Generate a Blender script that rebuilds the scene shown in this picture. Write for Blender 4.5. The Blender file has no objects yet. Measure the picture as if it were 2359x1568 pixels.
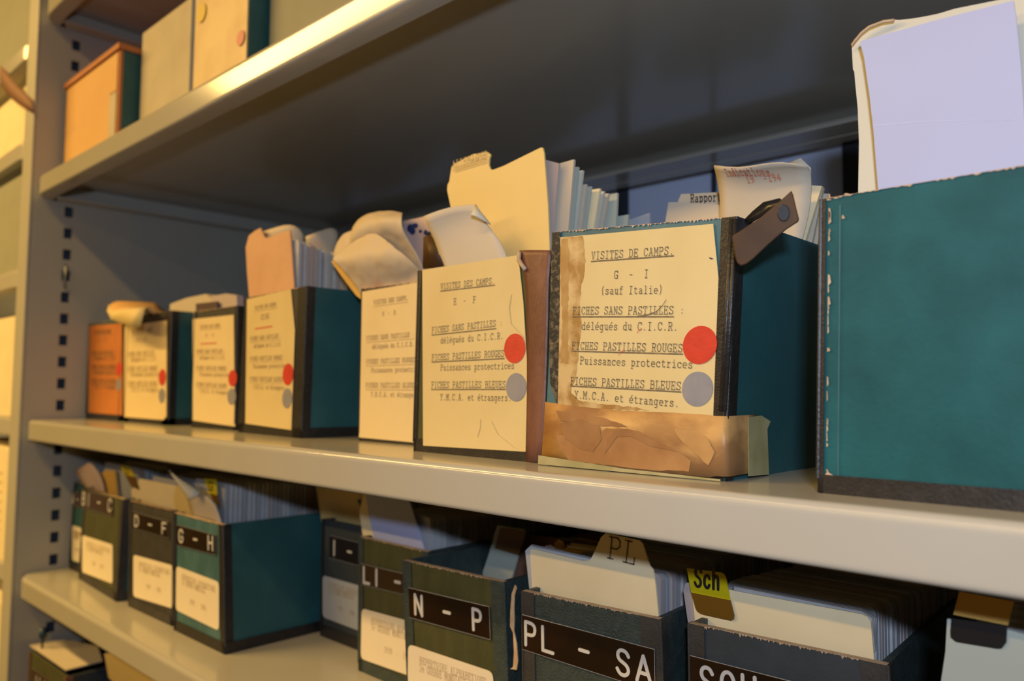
import bpy, math, random
from mathutils import Vector, Matrix
random.seed(7)
sc = bpy.context.scene
S = 0.55                      # layout units -> metres (all layout numbers below are in units of 0.55 m)

# ------------------------------------------------------------------ camera
FPX, YAW, PITCH, ROLL = 1829.43, .7617, .0633, .0084
CAM = Vector((0, -.4874, .0667))
W, H = 2359, 1568
FWD = Vector((-math.sin(YAW)*math.cos(PITCH), math.cos(YAW)*math.cos(PITCH), math.sin(PITCH)))
_r = FWD.cross(Vector((0, 0, 1))).normalized(); _u = _r.cross(FWD)
RGT = _r*math.cos(ROLL)+_u*math.sin(ROLL); UP = -_r*math.sin(ROLL)+_u*math.cos(ROLL)
cd = bpy.data.cameras.new('camera'); cam = bpy.data.objects.new('camera', cd)
sc.collection.objects.link(cam)
cam.matrix_world = Matrix(((RGT.x, UP.x, -FWD.x, CAM.x*S), (RGT.y, UP.y, -FWD.y, CAM.y*S), (RGT.z, UP.z, -FWD.z, CAM.z*S), (0, 0, 0, 1)))
cd.sensor_width = 36; cd.lens = FPX/W*36; cd.clip_start = .01; cd.clip_end = 50
cd.dof.use_dof = True; cd.dof.focus_distance = .665*S; cd.dof.aperture_fstop = cd.lens/3.3
sc.camera = cam

# ------------------------------------------------------------------ world, lights, exposure
sc.view_settings.view_transform = 'Standard'; sc.view_settings.look = 'None'
sc.view_settings.gamma = 1; sc.view_settings.exposure = 0
sc.view_settings.use_curve_mapping = False
wd = bpy.data.worlds.new('world'); sc.world = wd; wd.use_nodes = True
wd.node_tree.nodes['Background'].inputs[0].default_value = (1, .6, .2, 1)
wd.node_tree.nodes['Background'].inputs[1].default_value = .005

def area(name, loc, rot, sx, sy, power, col):
    l = bpy.data.lights.new(name, 'AREA'); l.shape = 'RECTANGLE'; l.size = sx; l.size_y = sy
    l.energy = power; l.color = col
    o = bpy.data.objects.new(name, l); sc.collection.objects.link(o)
    o.location = loc; o.rotation_euler = rot
    return o
# pop-up flash of the camera that took the picture
fl = area('camera_flash', tuple(x*S for x in (.123, -.615, .208)), (0, 0, 0), .035, .018, 1.1, (.76, .89, 1.15))
fl.rotation_euler = (FWD+Vector((.02, 0, -.05))).to_track_quat('-Z', 'Y').to_euler()
fl.data.spread = math.radians(150)
# warm fluorescent fittings hanging over the aisle
TUBES = [(-2.8, -1.32, 27.0), (-.5, -1.32, 7.0), (-3.6, -3.3, 44.0), (-.9, -3.3, 10.0)]
for x, y, p in TUBES:
    area('tube_light', (x*S, y*S, 1.6*S), (0, 0, 0), 1.15, .06, p, (1, .62, .19))

# ------------------------------------------------------------------ helpers
def ray(px, py): return FWD+(px-W/2)/FPX*RGT-(py-H/2)/FPX*UP
def onz(px, py, z): d = ray(px, py); return CAM+d*((z-CAM.z)/d.z)
def ony(px, py, y): d = ray(px, py); return CAM+d*((y-CAM.y)/d.y)
def onx(px, py, x): d = ray(px, py); return CAM+d*((x-CAM.x)/d.x)
col = sc.collection

class MB:
    def __init__(s): s.v = []; s.f = []
    def quad(s, a, b, c, d): n = len(s.v); s.v += [Vector(a), Vector(b), Vector(c), Vector(d)]; s.f.append((n, n+1, n+2, n+3)); return s
    def poly(s, pts): n = len(s.v); s.v += [Vector(p) for p in pts]; s.f.append(tuple(range(n, n+len(pts)))); return s
    def box(s, x0, x1, y0, y1, z0, z1):
        return s.hexa([(x0, y0, z0), (x1, y0, z0), (x1, y1, z0), (x0, y1, z0)], [(x0, y0, z1), (x1, y0, z1), (x1, y1, z1), (x0, y1, z1)])
    def hexa(s, lo, hi):
        n = len(s.v); k = len(lo); s.v += [Vector(p) for p in lo]+[Vector(p) for p in hi]
        s.f.append(tuple(n+i for i in reversed(range(k)))); s.f.append(tuple(n+k+i for i in range(k)))
        for i in range(k): j = (i+1) % k; s.f.append((n+i, n+j, n+k+j, n+k+i))
        return s
    def slab(s, pts, off):                       # polygon extruded by vector off
        off = Vector(off); return s.hexa([Vector(p) for p in pts], [Vector(p)+off for p in pts])
    def grid(s, rows):
        n = len(s.v); k = len(rows[0])
        for r in rows: s.v += [Vector(p) for p in r]
        for i in range(len(rows)-1):
            for j in range(k-1): a = n+i*k+j; s.f.append((a, a+1, a+k+1, a+k))
        return s
    def tube(s, pts, r, n=8):
        b = len(s.v); pts = [Vector(p) for p in pts]
        for i, p in enumerate(pts):
            t = (pts[min(i+1, len(pts)-1)]-pts[max(i-1, 0)]).normalized()
            a = t.orthogonal().normalized() if i == 0 else (a-t*a.dot(t)).normalized()
            c = t.cross(a)
            for k in range(n): w = 2*math.pi*k/n; s.v.append(p+(a*math.cos(w)+c*math.sin(w))*r)
        for i in range(len(pts)-1):
            for k in range(n): l = (k+1) % n; s.f.append((b+i*n+k, b+i*n+l, b+(i+1)*n+l, b+(i+1)*n+k))
        s.f.append(tuple(b+k for k in reversed(range(n)))); s.f.append(tuple(b+(len(pts)-1)*n+k for k in range(n)))
        return s
    def build(s, name, m, parent=None, smooth=False, bevel=0, solid=0, org=None, subdiv=0):
        o0 = Vector(parent['_o']) if parent is not None and '_o' in parent else (Vector(org) if org else Vector((0, 0, 0)))
        me = bpy.data.meshes.new(name); me.from_pydata([tuple((v-o0)*S) for v in s.v], [], s.f); me.update()
        me.materials.append(m)
        if smooth:
            for p in me.polygons: p.use_smooth = True
        o = bpy.data.objects.new(name, me); col.objects.link(o)
        if parent is not None: o.parent = parent; o['_o'] = tuple(o0)
        elif org: o.location = Vector(org)*S
        if bevel:
            b = o.modifiers.new('bevel', 'BEVEL'); b.width = bevel*S; b.segments = 2; b.limit_method = 'ANGLE'
        if subdiv:
            b = o.modifiers.new('sub', 'SUBSURF'); b.levels = subdiv; b.render_levels = subdiv; b.boundary_smooth = 'PRESERVE_CORNERS'
        if solid:
            b = o.modifiers.new('solid', 'SOLIDIFY'); b.thickness = solid*S; b.offset = 0
        return o

def tag(o, label, cat, group=None, kind=None):
    o['label'] = label; o['category'] = cat
    if group: o['group'] = group
    if kind: o['kind'] = kind
    return o
def thing(name, label, cat, at, group=None):
    o = bpy.data.objects.new(name, None); col.objects.link(o); at = Vector(at); o.location = at*S; o['_o'] = tuple(at)
    o.empty_display_size = .02
    return tag(o, label, cat, group)

# ------------------------------------------------------------------ materials
def mat(name, c, c2=None, rough=.6, scale=40, lo=.4, hi=.65, bump=0, bscale=None, metal=0, spec=.5, stretch=(1, 1, 1), coat=0, detail=4):
    k = .72 if metal < .3 else 1; c = tuple(v*k for v in c); c2 = c2 and tuple(v*k for v in c2)
    m = bpy.data.materials.new(name); m.use_nodes = True; nt = m.node_tree; N = nt.nodes; L = nt.links
    b = N['Principled BSDF']; b.inputs['Base Color'].default_value = (*c, 1); b.inputs['Roughness'].default_value = rough
    b.inputs['Metallic'].default_value = metal; b.inputs['Specular IOR Level'].default_value = spec
    b.inputs['Coat Weight'].default_value = coat; b.inputs['Coat Roughness'].default_value = .15
    tc = N.new('ShaderNodeTexCoord'); mp = N.new('ShaderNodeMapping'); mp.inputs['Scale'].default_value = stretch
    L.new(tc.outputs['Object'], mp.inputs['Vector'])
    if c2 is not None:
        n = N.new('ShaderNodeTexNoise'); n.inputs['Scale'].default_value = scale; n.inputs['Detail'].default_value = detail
        r = N.new('ShaderNodeValToRGB'); r.color_ramp.elements[0].position = lo; r.color_ramp.elements[1].position = hi
        r.color_ramp.elements[0].color = (*c, 1); r.color_ramp.elements[1].color = (*c2, 1)
        L.new(mp.outputs[0], n.inputs['Vector']); L.new(n.outputs['Fac'], r.inputs[0]); L.new(r.outputs[0], b.inputs['Base Color'])
    if bump:
        n2 = N.new('ShaderNodeTexNoise'); n2.inputs['Scale'].default_value = bscale or scale; n2.inputs['Detail'].default_value = 3
        bp = N.new('ShaderNodeBump'); bp.inputs['Strength'].default_value = bump; bp.inputs['Distance'].default_value = .001
        L.new(mp.outputs[0], n2.inputs['Vector']); L.new(n2.outputs['Fac'], bp.inputs['Height']); L.new(bp.outputs[0], b.inputs['Normal'])
    return m
M = {}
M['paint'] = mat('shelf_paint', (.60, .575, .49), (.585, .56, .475), rough=.17, scale=14, bump=.03, bscale=60)
M['under'] = M['paint']
M['panel'] = mat('upright_paint', (.57, .55, .47), (.55, .53, .455), rough=.42, scale=10)
M['dark'] = mat('slot_dark', (.02, .018, .015), rough=.9)
M['slot'] = mat('slot_shade', (.09, .11, .14), rough=.5)
M['teal'] = mat('teal_paper', (.003, .082, .094), (.012, .145, .162), rough=.6, spec=.3, scale=38, lo=.3, hi=.8, detail=8, bump=.12, bscale=500)
M['teal_d'] = mat('dark_teal_paper', (.022, .11, .12), (.03, .135, .145), rough=.5, scale=30, bump=.1, bscale=500)
M['teal_v'] = mat('blue_teal_paper', (.05, .15, .18), (.085, .21, .24), rough=.5, scale=60, bump=.2, bscale=300, stretch=(1, 1, .4))
M['navy'] = mat('slate_leatherette', (.038, .060, .058), (.052, .080, .076), rough=.45, scale=200, bump=.6, bscale=900)
M['slate'] = mat('blue_slate_board', (.042, .056, .068), (.052, .068, .082), rough=.5, scale=60, bump=.1, bscale=500)
M['green'] = mat('olive_cloth', (.062, .068, .022), (.10, .102, .036), rough=.6, scale=90, lo=.35, hi=.75, bump=.3, bscale=700, stretch=(1, 1, .35))
M['char'] = mat('charcoal_cloth', (.04, .038, .036), (.055, .052, .048), rough=.55, scale=90, bump=.3, bscale=700)
M['black'] = mat('black_cloth_binding', (.020, .018, .017), (.036, .032, .03), rough=.42, scale=220, lo=.45, hi=.8, bump=.25, bscale=900)
M['worncloth'] = mat('worn_black_cloth', (.03, .028, .024), (.22, .17, .10), rough=.7, scale=420, lo=.5, hi=.66, bump=.5, bscale=900)
M['leather'] = mat('brown_leather', (.17, .06, .035), (.26, .11, .07), rough=.5, scale=60, bump=.35, bscale=500, stretch=(1, 1, .3))
M['board'] = mat('bare_cardboard', (.62, .42, .24), (.75, .56, .36), rough=.85, scale=200)
M['inner'] = mat('box_lining', (.30, .27, .22), (.34, .30, .25), rough=.8, scale=80)
M['label'] = mat('aged_label_paper', (.90, .72, .34), (.82, .63, .27), rough=.65, scale=22, lo=.45, hi=.8, bump=.08, bscale=200)
M['label2'] = mat('dull_label_paper', (1.0, .80, .42), (.90, .70, .36), rough=.65, scale=22, lo=.45, hi=.8)
M['orange'] = mat('amber_label_paper', (.72, .25, .05), (.62, .20, .035), rough=.6, scale=18)
M['stain'] = mat('glue_stain', (.80, .58, .26), (.46, .25, .07), rough=.5, scale=70, lo=.42, hi=.58, detail=9)
M['stain2'] = mat('brown_glue', (.50, .28, .085), (.60, .38, .14), rough=.45, scale=90, detail=8)
M['tape'] = mat('brown_adhesive_tape', (.72, .42, .15), (.42, .22, .085), rough=.4, scale=46, lo=.40, hi=.56, bump=.12, bscale=70, stretch=(.7, 1, 1.3), detail=8, spec=.3)
M['tape2'] = mat('tape_brown_layer', (.42, .21, .08), (.54, .29, .115), rough=.35, scale=60, detail=6)  # mottled brown patches layered on the tape
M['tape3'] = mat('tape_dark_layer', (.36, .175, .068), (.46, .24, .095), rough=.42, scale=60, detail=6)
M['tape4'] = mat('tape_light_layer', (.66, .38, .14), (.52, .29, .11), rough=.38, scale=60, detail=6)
M['clear'] = mat('yellowed_tape', (.42, .38, .17), (.56, .50, .26), rough=.25, scale=60)
M['ink'] = mat('typewriter_ink', (.20, .145, .08), (.36, .26, .13), rough=.7, scale=500, lo=.45, hi=.7)
M['inkf'] = mat('faded_ink', (.62, .47, .24), (.76, .58, .29), rough=.7, scale=300)
M['redink'] = mat('red_ink', (.75, .16, .08), rough=.7)
M['orink'] = mat('orange_ink', (.85, .30, .16), rough=.7)
M['blueink'] = mat('blue_ink', (.02, .035, .16), rough=.7)
M['red'] = mat('red_sticker', (.78, .055, .028), (.68, .045, .022), rough=.5, scale=120, bump=.1, bscale=500)
M['blue'] = mat('grey_blue_sticker', (.36, .35, .36), (.31, .31, .34), rough=.5, scale=120, bump=.1, bscale=500)
M['plate'] = mat('engraved_plate', (.018, .009, .005), (.030, .013, .006), rough=.22, scale=20)
M['plateB'] = mat('brown_plate', (.06, .032, .012), rough=.3)
M['white'] = mat('white_lettering', (.75, .75, .72), rough=.5)
M['sticker'] = mat('cream_sticker', (1.1, .98, .74), (1.06, .94, .71), rough=.5, scale=30)
M['stickb'] = mat('white_sticker', (.62, .66, .68), rough=.5)
M['card'] = mat('white_card', (.62, .64, .66), (.70, .71, .72), rough=.7, scale=90)
M['card2'] = mat('grey_card', (.50, .52, .55), rough=.7)
M['card3'] = mat('cream_card', (.70, .62, .48), rough=.7)
M['cardp'] = mat('pinkish_card', (.62, .52, .48), rough=.7)
M['manila'] = mat('manila_card', (1.18, 1.0, .62), (1.12, .94, .56), rough=.6, scale=30)
M['gold'] = mat('golden_manila_card', (1.03, .78, .31), (.97, .72, .27), rough=.55, scale=12)
M['ocre'] = mat('ochre_card', (.85, .52, .12), rough=.6)
M['pink'] = mat('salmon_card', (.86, .50, .28), (.80, .45, .25), rough=.6, scale=40)
M['pale'] = mat('pale_pink_paper', (.72, .55, .50), rough=.7)
M['paper'] = mat('cream_paper', (.80, .70, .54), (.76, .66, .50), rough=.7, scale=20)
M['papers'] = mat('spotted_paper', (.80, .66, .46), (.80, .42, .28), rough=.7, scale=26, lo=.58, hi=.74)
M['lav'] = mat('white_paper', (.60, .66, .98), (.58, .64, .95), rough=.7, scale=20)
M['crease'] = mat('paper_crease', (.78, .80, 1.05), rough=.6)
M['mint'] = mat('pale_green_paper', (.60, .66, .56), rough=.7)
M['ivory'] = mat('ivory_paper', (.82, .80, .66), rough=.7)
M['yellow'] = mat('yellow_plastic_tab', (.80, .66, .01), rough=.3)
M['amber'] = mat('amber_plastic_tab', (.20, .10, .012), rough=.25)
M['smoke'] = mat('black_plastic_tab', (.02, .02, .022), rough=.3)
M['bronze'] = mat('bronzed_metal', (.105, .05, .015), (.075, .036, .012), rough=.5, scale=60, spec=.22)
M['steel'] = mat('metal_clip', (.35, .37, .40), rough=.35, metal=.8)
M['purple'] = mat('dark_purple_card', (.09, .05, .06), rough=.6)
M['maroon'] = mat('maroon_card', (.22, .02, .02), rough=.6)
M['greybox'] = mat('grey_archive_board', (.66, .59, .45), (.60, .53, .40), rough=.7, scale=30)
M['greenbox'] = mat('grey_green_archive_board', (.38, .39, .30), (.36, .37, .285), rough=.7, scale=30)
M['creambox'] = mat('mottled_cream_board', (.80, .58, .26), (.62, .38, .14), rough=.45, scale=18, lo=.45, hi=.7, bump=.2, bscale=60)
M['peach'] = mat('peach_board', (.84, .50, .17), (.80, .42, .12), rough=.6, scale=8)
M['rust'] = mat('rust_board', (.55, .20, .06), rough=.7)
M['ydot'] = mat('yellow_dot', (.78, .55, .02), rough=.5)
M['pdot'] = mat('pink_dot', (.75, .22, .18), rough=.5)
M['bluepin'] = mat('blue_plastic', (.01, .05, .10), rough=.4)
M['wall'] = mat('blue_grey_wall', (.80, .95, 1.3), (.77, .92, 1.27), rough=.7, scale=6)
M['wallw'] = mat('warm_wall', (.17, .15, .12), rough=.8, scale=6)
M['floor'] = mat('floor_vinyl', (.12, .105, .085), (.15, .13, .10), rough=.5, scale=12)
M['seam'] = mat('dark_seam', (.03, .04, .055), rough=.8)
M['brown'] = mat('brown_card', (.30, .14, .08), rough=.7)

# ------------------------------------------------------------------ stroke lettering
def P_(s): return [[tuple(float(q) for q in p.split(',')) for p in part.split()] for part in s.split('|')]
_C = '3.6,4.5 3.1,5.6 2,6 1,5.6 .4,4.3 .35,3 .4,1.7 1,.4 2,0 3.1,.4 3.6,1.4'
_o = '2,4 1,3.7 .4,2.8 .4,1.2 1,.3 2,0 3,.3 3.6,1.2 3.6,2.8 3,3.7 2,4'
_S = '3.5,4.8 3,5.7 2,6 1,5.7 .5,4.8 .8,3.7 2,3.1 3.2,2.5 3.6,1.4 3,.4 2,0 1,.3 .4,1.3'
_e = '.4,2.1 3.6,2.1 3.6,2.9 3,3.7 2,4 1,3.7 .4,2.8 .4,1.2 1,.3 2,0 3.3,.4'
TF = {  # typewriter face (serifed, fixed pitch)
 'A': '.6,0 1.9,6 2.1,6 3.4,0|1,2 3,2|0,0 1.2,0|2.8,0 4,0|1.2,6 2.1,6', 'B': '.7,0 .7,6|0,6 2.6,6 3.4,5.4 3.4,3.8 2.6,3.2 .7,3.2|2.6,3.2 3.7,2.6 3.7,.7 2.8,0 0,0',
 'C': _C+'|3.6,4.2 3.6,6', 'D': '.7,0 .7,6|0,6 2.4,6 3.5,5 3.7,3 3.5,1 2.4,0 0,0', 'E': '.8,0 .8,6|0,6 3.6,6 3.6,4.7|.8,3.1 2.6,3.1|2.6,2.4 2.6,3.8|0,0 3.7,0 3.7,1.5',
 'F': '.8,0 .8,6|0,6 3.6,6 3.6,4.7|.8,3.1 2.6,3.1|2.6,2.4 2.6,3.8|0,0 1.8,0', 'G': _C+' 3.6,2.6 2.2,2.6|3.6,4.3 3.6,6|3.6,0 3.6,2.6', 'H': '.8,0 .8,6|3.2,0 3.2,6|.8,3 3.2,3|0,0 1.5,0|2.5,0 4,0|0,6 1.5,6|2.5,6 4,6',
 'I': '2,0 2,6|.8,0 3.2,0|.8,6 3.2,6', 'L': '1.2,0 1.2,6|.2,6 2.4,6|.2,0 3.7,0 3.7,1.8', 'M': '.5,0 .5,6 2,2.2 3.5,6 3.5,0|0,0 1.2,0|2.8,0 4,0|0,6 .6,6|3.4,6 4,6', 'N': '.6,0 .6,6 3.3,0 3.3,6|0,0 1.3,0|2.6,6 4,6|0,6 .7,6',
 'O': '2,6 1,5.6 .4,4.3 .3,3 .4,1.7 1,.4 2,0 3,.4 3.6,1.7 3.7,3 3.6,4.3 3,5.6 2,6', 'P': '.8,0 .8,6|0,6 2.7,6 3.6,5.2 3.6,3.7 2.7,2.9 .8,2.9|0,0 1.9,0', 'Q': '2,6 1,5.6 .4,4.3 .3,3 .4,1.7 1,.4 2,0 3,.4 3.6,1.7 3.7,3 3.6,4.3 3,5.6 2,6|2,1 3.6,-1',
 'R': '.7,0 .7,6|0,6 2.6,6 3.4,5.3 3.4,3.8 2.6,3.1 .7,3.1|2.1,3.1 3.4,0 4,0|0,0 1.5,0', 'S': _S+'|3.5,4.5 3.5,6|.4,1.5 .4,0', 'T': '2,0 2,6|.3,4.5 .3,6 3.7,6 3.7,4.5|1,0 3,0', 'U': '.7,6 .7,1.4 1.3,.3 2,0 2.7,.3 3.3,1.4 3.3,6|0,6 1.4,6|2.6,6 4,6',
 'V': '.5,6 2,0 3.5,6|0,6 1.2,6|2.8,6 4,6', 'Y': '.4,6 2,3 3.6,6|2,3 2,0|1.1,0 2.9,0|0,6 1,6|3,6 4,6', 'a': '.7,3.5 1.6,4 2.6,3.8 3,3.1 3,.2 3.9,0|3,2.3 1.4,2.2 .5,1.5 .6,.5 1.5,0 2.3,.2 3,.9',
 'c': '3.4,2.9 2.9,3.8 2,4 1,3.7 .4,2.8 .4,1.2 1,.3 2,0 3,.3 3.5,.9|3.4,2.7 3.4,4', 'd': '3.1,6 3.1,0 3.9,0|2.3,6 3.1,6|3.1,3 2.4,3.9 1.4,4 .6,3.3 .4,2 .6,.7 1.4,0 2.4,.1 3.1,1', 'e': _e, 'é': _e+'|1.9,4.9 2.9,6.2',
 'f': '1.6,0 1.6,5 2.2,6 3.4,5.8|.6,4 3.1,4|.6,0 2.8,0', 'g': '3,3.9 3,-1.2 2.3,-2 1,-1.9|3,3.9 3.9,3.9|3,3 2.3,3.9 1.4,4 .6,3.3 .4,2 .6,.8 1.4,.1 2.3,.2 3,1', 'i': '.9,4 2.1,4 2.1,0|.7,0 3.5,0|2,5.3 2.1,5.9', 'l': '.9,6 2.1,6 2.1,0|.7,0 3.5,0',
 'n': '.3,4 1,4 1,0|1,3 1.8,3.9 2.7,4 3.1,3.2 3.1,0|.3,0 1.6,0|2.5,0 3.8,0', 'o': _o, 'p': '.2,4 1,4 1,-2|.2,-2 1.8,-2|1,3 1.7,3.9 2.7,4 3.5,3.2 3.6,2 3.4,.7 2.6,0 1.7,.1 1,1', 'r': '.5,4 1.4,4 1.4,0|.5,0 2.6,0|1.4,2.8 2.3,3.8 3.5,3.7',
 's': '3.2,3.2 2.7,3.9 1.6,4 .8,3.5 .9,2.5 2,2.1 3.1,1.7 3.4,.9 2.8,.1 1.6,0 .7,.7|3.2,2.9 3.2,4|.7,0 .7,1', 't': '1.4,5.3 1.4,.8 2,0 3,.1 3.5,.7|.5,4 3.1,4', 'u': '.3,4 1,4 1,.9 1.5,.1 2.4,.1 3.1,1|2.5,4 3.1,4 3.1,0 3.9,0', '.': '1.9,0 2.1,.5 1.9,.5 2.1,0', ':': '1.9,.6 2.1,1.1|1.9,3.2 2.1,3.7',
 '-': '.8,2.6 3.2,2.6', '(': '2.9,6.6 2.1,5 1.9,3 2.1,1 2.9,-.8', ')': '1.1,6.6 1.9,5 2.1,3 1.9,1 1.1,-.8', '1': '1,4.8 2,6 2,0|.9,0 3.2,0', '2': '.5,4.6 1,5.7 2.2,6 3.3,5.3 3.3,4 .5,0 3.6,0', '3': '.6,5.5 2,6 3.2,5.3 3.2,3.9 2,3.2 3.4,2.4 3.4,.9 2.2,0 .5,.5',
 '4': '2.7,0 2.7,6 .4,2 3.7,2', '5': '3.3,6 .9,6 .8,3.4 2.3,3.6 3.4,2.6 3.3,.9 2.2,0 .6,.5', '9': '3.3,4.4 2.8,3 1.6,2.8 .7,3.6 .7,5.2 1.6,6 2.9,5.7 3.4,4 3,1.2 1.2,0'}
GF = {  # engraved plate face (plain round strokes)
 'A': '0,0 2,6 4,0|.7,2 3.3,2', 'B': '.3,0 .3,6 2.6,6 3.4,5.3 3.4,3.9 2.6,3.2 .3,3.2|2.6,3.2 3.7,2.4 3.7,.8 2.8,0 .3,0', 'C': '3.8,4.5 3.2,5.6 2,6 .9,5.5 .3,4.2 .3,1.8 .9,.5 2,0 3.2,.4 3.8,1.5', 'D': '.3,0 .3,6 2.2,6 3.3,5.2 3.7,3.8 3.7,2.2 3.3,.8 2.2,0 .3,0',
 'E': '3.6,6 .3,6 .3,0 3.6,0|.3,3.1 3,3.1', 'F': '3.6,6 .3,6 .3,0|.3,3.1 3,3.1', 'G': '3.8,4.6 3.2,5.6 2,6 .9,5.5 .3,4.2 .3,1.8 .9,.5 2,0 3.2,.4 3.8,1.4 3.8,2.6 2.2,2.6', 'H': '.3,0 .3,6|3.7,0 3.7,6|.3,3.1 3.7,3.1', 'I': '2,0 2,6', 'L': '.3,6 .3,0 3.8,0',
 'M': '.2,0 .2,6 2,2.5 3.8,6 3.8,0', 'N': '.3,0 .3,6 3.7,0 3.7,6', 'P': '.3,0 .3,6 2.5,6 3.5,5.4 3.7,4.4 3.4,3.3 2.5,2.8 .3,2.8', 'S': '3.7,4.8 3.1,5.7 2,6 .9,5.7 .4,4.7 .8,3.6 2,3.1 3.2,2.5 3.7,1.4 3.1,.4 2,0 .9,.3 .2,1.3', 'U': '.3,6 .3,1.4 1,.3 2,0 3,.3 3.7,1.4 3.7,6', '-': '.6,3 3.4,3',
 'T': '2,0 2,6|.2,6 3.8,6', 'c': '3.4,3 2.8,3.9 1.8,4 .8,3.3 .5,2 .8,.7 1.8,0 2.8,.2 3.4,1', 'h': '.6,0 .6,6.3|.6,2.9 1.5,3.9 2.6,4 3.2,3.3 3.2,0'}
TF = {k: P_(v) for k, v in TF.items()}; GF = {k: P_(v) for k, v in GF.items()}

def smooth_line(l):
    for _ in range(2):
        out = [l[0]]
        for a, p, b in zip(l[:-2], l[1:-1], l[2:]):
            v1 = (p[0]-a[0], p[1]-a[1]); v2 = (b[0]-p[0], b[1]-p[1])
            d = (v1[0]*v2[0]+v1[1]*v2[1])/max(1e-6, math.hypot(*v1)*math.hypot(*v2))
            if d > .34:
                m1 = .25; m2 = .25
                out += [(p[0]-v1[0]*m1, p[1]-v1[1]*m1), (p[0]+v2[0]*m2, p[1]+v2[1]*m2)]
            else: out.append(p)
        l = out+[l[-1]]
    return l
def ribbon(mb, pts, nrm, wid, th):
    """flat round-ended stroke of one outline, raised by th"""
    pts = [p for i, p in enumerate(pts) if i == 0 or (p-pts[i-1]).length > 1e-6]
    L, R = [], []
    for i, p in enumerate(pts):
        t = (pts[min(i+1, len(pts)-1)]-pts[max(i-1, 0)]).normalized(); s = t.cross(nrm)*(wid/2); L.append(p-s); R.append(p+s)
    def cap(c, a, b, d):
        v = (a-c); return [c+v*math.cos(k*math.pi/6)+d*(wid/2*math.sin(k*math.pi/6)) for k in range(1, 6)]
    t0 = (pts[0]-pts[1]).normalized(); t1 = (pts[-1]-pts[-2]).normalized(); up = nrm*th
    c1 = [L[-1]]+cap(pts[-1], L[-1], R[-1], t1)+[R[-1]]; c0 = [R[0]]+cap(pts[0], R[0], L[0], t0)+[L[0]]
    for i in range(len(pts)-1): mb.quad(L[i]+up, L[i+1]+up, R[i+1]+up, R[i]+up)
    mb.poly([p+up for p in c1]); mb.poly([p+up for p in c0])
    ring = L+c1[1:-1]+R[::-1]+c0[1:-1]
    if th:
        for i in range(len(ring)): a, b = ring[i], ring[(i+1) % len(ring)]; mb.quad(a, b, b+up, a+up)
def text_mesh(mb, txt, p0, p1, up, nrm, hgt, wid, font, fill=.8, slant=0, thick=0, n=None):
    """write txt between 3-D points p0 and p1 (ends of the baseline)"""
    p0 = Vector(p0); p1 = Vector(p1); n = n or len(txt); d = (p1-p0)/n; L = d.length; dx = d/L; sx = L*fill/4; sy = hgt/6
    nrm = Vector(nrm).normalized(); up = Vector(up).normalized(); e = nrm*.0001
    for i, ch in enumerate(txt):
        if ch not in font: continue
        o = p0+d*i+dx*(L*(1-fill)/2)
        for line in font[ch]:
            if wid > .002:
                line = smooth_line(line); part = [line[0]]; parts = []
                for a, p, b in zip(line[:-2], line[1:-1], line[2:]):
                    part.append(p)
                    if (p[0]-a[0])*(b[0]-p[0])+(p[1]-a[1])*(b[1]-p[1]) < .5*math.dist(a, p)*math.dist(p, b): parts.append(part); part = [p]
                parts.append(part+[line[-1]])
                for part in parts: ribbon(mb, [o+dx*((x+slant*y)*sx)+up*(y*sy)+e for x, y in part], nrm, wid, thick+.00003*(len(mb.f) % 5))
                continue
            pts = [o+dx*((x+slant*y)*sx)+up*(y*sy)+e for x, y in line]
            for a, b in zip(pts[:-1], pts[1:]):
                t = (b-a)
                if t.length < 1e-7: continue
                t = t.normalized(); s = t.cross(nrm)*(wid/2); a2 = a-t*wid*.35; b2 = b+t*wid*.35
                mb.quad(a2-s, b2-s, b2+s, a2+s)
    return mb

# ------------------------------------------------------------------ face frame of a box front
class Face:
    def __init__(f, BL, BR, TL, TR):
        f.BL, f.BR, f.TL, f.TR = map(Vector, (BL, BR, TL, TR))
        if f.TL != f.BL: n0 = (f.BR-f.BL).cross(f.TL-f.BL).normalized(); f.TR = f.TR-Vector((0, 1, 0))*((f.TR-f.BL).dot(n0)/n0.y)
        f.s = (f.BR-f.BL); f.w = f.s.length; f.s = f.s/f.w
        f.u = ((f.TL-f.BL)+(f.TR-f.BR)); f.u = f.u.normalized()
        f.n = f.s.cross(f.u).normalized()                # outward (towards the aisle)
    def at(f, a, b, off=0):                              # a along width 0-1, b up 0-1
        lo = f.BL.lerp(f.BR, a); hi = f.TL.lerp(f.TR, a); return lo.lerp(hi, b)+f.n*off
    def px(f, x, y, off=0):
        d = ray(x, y); t = (f.BL-CAM).dot(f.n)/d.dot(f.n); return CAM+d*t+f.n*off

def round_rect(pts, r=.12, n=4, only=None):
    """round the corners of a 3-D quad"""
    out = []; k = len(pts)
    for i in range(k):
        p = pts[i]; a = pts[i-1]; b = pts[(i+1) % k]
        if only is not None and i not in only: out.append(p); continue
        ra = min(r/(a-p).length, .45); rb = min(r/(b-p).length, .45); q0 = p.lerp(a, ra); q1 = p.lerp(b, rb)
        for j in range(n+1):
            t = j/n; out.append(q0*(1-t)**2+p*(2*t*(1-t))+q1*t**2)
    return out
def ragged(pts, amp, step, seed=1, closed=True):
    rnd = random.Random(seed); out = []; k = len(pts)
    for i in range(k if closed else k-1):
        a = pts[i]; b = pts[(i+1) % k]; m = max(1, int((b-a).length/step))
        for j in range(m):
            p = a.lerp(b, j/m)
            if j: p = p+Vector((rnd.uniform(-amp, amp), 0, rnd.uniform(-amp, amp)))
            out.append(p)
    return out
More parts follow.
